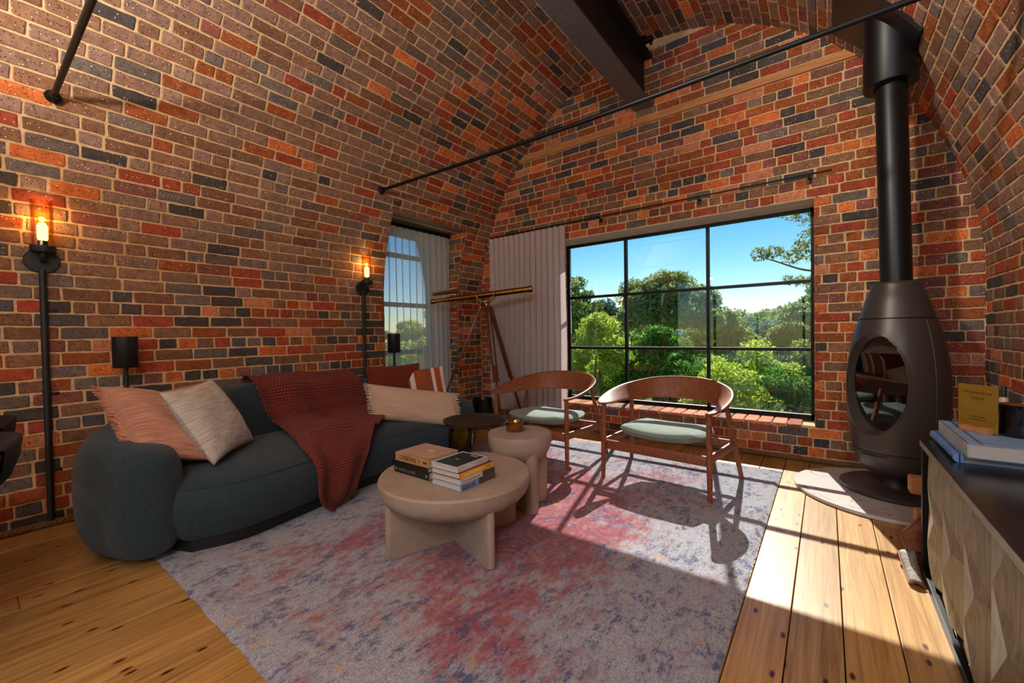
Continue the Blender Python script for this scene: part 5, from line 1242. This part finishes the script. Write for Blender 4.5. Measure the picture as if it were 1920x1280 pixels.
LEAF = {'gum': leaf_mat('gum_leaves', (98, 120, 72), (168, 178, 112)), 'lime': leaf_mat('lime_leaves', (128, 166, 52), (206, 216, 104)), 'deep': leaf_mat('deep_green_leaves', (52, 98, 40), (120, 166, 70)),
        'olive': leaf_mat('olive_leaves', (84, 112, 58), (160, 176, 96)), 'blue': leaf_mat('blue_green_leaves', (60, 96, 92), (110, 146, 130))}
def crown(seed, n, R_, H_, cl, flat=1.0):
    g = np.random.default_rng(seed); out = []
    for i in range(n):
        a = g.uniform(0, 2*PI); r = R_*math.sqrt(g.uniform(0, 1))*.85; t = r/R_
        z = H_*(1-.75*t*t)*g.uniform(.25, 1)*flat; out.append((r*math.cos(a), r*math.sin(a), z, cl*g.uniform(.7, 1.25), cl*g.uniform(.5, .9), 1))
    return out
MESHES = {}
def tree(label, x, y, top, R_, kind, seed, crown_h, per=160, n=26, leaf=.10, cl=.42, trunk=True, group='trees beyond the window', name='tree', key=None):
    gz = HGT(x, y) if y > 5.12 else -.14; t = thing(name, label, 'tree', (x, y, gz-.05), group); H_ = top-gz+.05
    zb = H_-crown_h; key = key or (seed, R_, crown_h)
    if key not in MESHES: MESHES[key] = foliage([(a, b_, c+zb*0, d, e, k) for a, b_, c, d, e, k in crown(seed, n, R_, crown_h*.88, cl)], per, leaf, seed)
    me = MESHES[key]
    if me.materials: me = me.copy(); me.materials.clear()
    me.materials.append(LEAF[kind]); o = bpy.data.objects.new('foliage', me); C.objects.link(o); o.parent = t; o.location = (0, 0, zb); o['kind'] = 'stuff'
    if trunk:
        g = random.Random(seed); mb = MB(); pts = [(0, 0, 0), (g.uniform(-.1, .1), 0, zb*.6), (g.uniform(-.2, .2), g.uniform(-.2, .2), zb+crown_h*.45)]; mb.tube(catmull(pts, 5), list(np.linspace(.05+.03*R_, .02, 11)), 8)
        for k in range(5):
            a = g.uniform(0, 2*PI); mb.tube(catmull([(pts[1][0], 0, zb*(.55+.1*k)), (R_*.35*math.cos(a), R_*.35*math.sin(a), zb+crown_h*.25), (R_*.7*math.cos(a), R_*.7*math.sin(a), zb+crown_h*.55)], 4), list(np.linspace(.02+.012*R_, .008, 9)), 6)
        mb.build('trunk', M_BARK, t, world=True)
    return t
tree('big domed grey-green gum tree in the middle distance', -7.4, 24.5, 5.5, 2.9, 'gum', 41, 4.4, 420, 60, .12, .8)
tree('feathery gum tree at the left edge of the big window', -9.9, 18.5, 4.7, 1.6, 'olive', 42, 4.0, 200, 34, .11, .45)
tree('small blue-green gum left of the domed tree', -12.0, 25, 4.0, 1.7, 'blue', 43, 3.4, 200, 26, .12, .5)
tree('bright yellow-green shrub tree close behind the left panes', -5.05, 10.4, 2.25, .95, 'lime', 44, 2.5, 260, 40, .055, .26)
tree('dense dark green round tree behind the middle panes', -3.95, 12.2, 1.85, 1.3, 'deep', 45, 2.7, 300, 44, .07, .34)
tree('second lime green tree beyond the middle panes', -6.2, 14.5, 1.3, 1.3, 'lime', 46, 2.8, 220, 36, .07, .36)
tree('low bright shrub at the bottom of the right panes', -1.75, 10.2, .62, 1.0, 'lime', 47, 1.5, 220, 34, .05, .26)
tree('deep green shrub under the right panes', -.55, 10.6, .70, .95, 'deep', 48, 1.6, 220, 34, .055, .26)
tree('light green tree on the slope behind the right panes', -2.2, 16.5, 1.15, 1.7, 'lime', 49, 2.6, 260, 44, .08, .40)
tree('pale olive tree on the slope, right of the lime one', .2, 18, 1.6, 1.9, 'olive', 50, 3.2, 240, 44, .09, .44)
tree('wide olive tree halfway up the far slope', -5.2, 30, 2.8, 2.6, 'olive', 51, 3.6, 240, 44, .14, .6)
tree('tall pale gum high on the right slope', -.6, 30, 4.2, 2.5, 'gum', 52, 5.0, 240, 50, .14, .6)
tree('rounded green tree below the big gum', -8.0, 19.5, 1.2, 1.9, 'deep', 53, 2.6, 240, 44, .09, .46)
tree('leafy green tree outside the side window', -8.6, 7.4, 2.15, 1.3, 'lime', 54, 2.9, 240, 44, .06, .34)
tree('tall gum tree further out beyond the side window', -15.5, 13.6, 3.6, 2.0, 'lime', 55, 5.2, 260, 46, .10, .5)
tree('dark shrub below the side window', -9.4, 9.6, .9, 1.3, 'deep', 56, 1.6, 220, 36, .06, .34)
# gum reaching in from the right with a forked bough and leaf tufts
def bough():
    x, y = 1.35, 10.2; gz = HGT(x, y); t = thing('gum_tree', 'tall gum tree at the right whose leafy bough crosses the sky', 'tree', (x, y, gz-.05))
    mb = MB(); mb.tube(catmull([(x, y, gz-.05), (x+.05, y, 1.5), (x-.05, y, 3.2), (x+.1, y+.1, 5.2)], 6), list(np.linspace(.16, .06, 19)), 10)
    tips = []
    def limb(pts, r):
        mb.tube(catmull(pts, 6), list(np.linspace(r, .008, 6*(len(pts)-1)+1)), 7)
    limb([(x, y, 2.1), (.35, y, 2.42), (-.25, y, 2.36), (-.85, y, 2.62), (-1.15, y-.1, 2.75)], .035)
    limb([(x, y, 2.9), (.5, y, 3.25), (-.1, y+.1, 3.55), (-.75, y, 3.75)], .035); limb([(.35, y, 2.42), (.0, y, 2.75), (-.25, y, 2.95)], .018); limb([(x, y, 1.75), (.4, y, 1.95), (-.15, y, 2.12)], .022); limb([(-.1, y+.1, 3.55), (-.3, y, 3.8), (-.55, y, 3.95)], .014)
    mb.build('trunk', M_BARK, t, world=False)
    B = []
    g = np.random.default_rng(77)
    for (bx, bz, s, k) in ((-1.12, 2.80, .16, 1), (-.86, 2.80, .15, 1), (-.55, 2.68, .17, 1), (-.40, 2.84, .14, .8), (-.2, 2.62, .14, .6), (-.25, 3.0, .20, 1), (0, 3.1, .24, 1.2), (.1, 2.85, .2, .8), (-.05, 3.35, .26, 1.3), (.2, 3.3, .28, 1.2), (-.35, 3.45, .18, .8), (-.6, 3.62, .2, .9), (-.78, 3.82, .16, .8), (-.45, 3.8, .22, 1), (-.2, 3.75, .24, 1), (.1, 3.8, .3, 1.2), (.4, 3.5, .3, 1.2), (-.2, 2.15, .12, .5), (-.42, 2.18, .12, .6), (-.62, 2.20, .10, .5), (.05, 2.05, .10, .4), (.6, 3.9, .4, 1.5), (.9, 4.4, .5, 2), (1.3, 4.9, .6, 2.2), (1.5, 4.0, .5, 1.6), (-.02, 1.82, .1, .35)):
        B.append((bx-x, g.uniform(-.1, .1), bz-(gz-.05), s, s*.8, k))
    me = foliage([(a_, b_, c_, d_*1.25, e_*1.2, k_) for a_, b_, c_, d_, e_, k_ in B], 170, .040, 78, .6); me.materials.append(LEAF['gum']); o = bpy.data.objects.new('foliage', me); C.objects.link(o); o.parent = t; o['kind'] = 'stuff'
bough()
# far hillside: many small round-crowned trees that nothing tells apart
g = random.Random(5)
far_mats = ['olive', 'gum', 'deep', 'blue']
FM = {}
for k in far_mats:
    for s in (0, 1):
        me = foliage(crown(200+s, 22, 2.2, 2.6, .8), 60, .26, 210+s); me.materials.append(LEAF[k]); FM[k, s] = me
spots = []
while len(spots) < 120:
    i = len(spots); y = g.uniform(36, 100); x = y*g.uniform(-.66, .10) if i % 5 else y*g.uniform(-1.4, -.66); sc_ = g.uniform(.75, 1.25)*(1+.003*y)
    R_ = 2.4*sc_; g.random()
    if all((x-a)**2+(y-b_)**2 > ((R_+c)*.92)**2 for a, b_, c in spots) or g.random() < .004: spots.append((x, y, R_))
for i, (x, y, R_) in enumerate(spots):
    k = g.choice(far_mats) if y > 60 else g.choice(far_mats[:3]); gz = HGT(x, y)-.25
    nm = {'olive': 'olive green', 'gum': 'pale grey-green', 'deep': 'dark green', 'blue': 'bluish'}[k]; wh = 'far top' if y > 74 else 'upper half' if y > 55 else 'lower half'
    t = thing('distant_tree', 'distant %s round-crowned tree on the %s of the wooded hillside' % (nm, wh), 'tree', (x, y, gz), '%s trees on the %s of the hillside' % (nm, wh))
    o = bpy.data.objects.new('foliage', FM[k, i % 2]); C.objects.link(o); o.parent = t; o['kind'] = 'stuff'; s = R_/2.4; o.scale = (s, s, s*g.uniform(.8, 1.2))
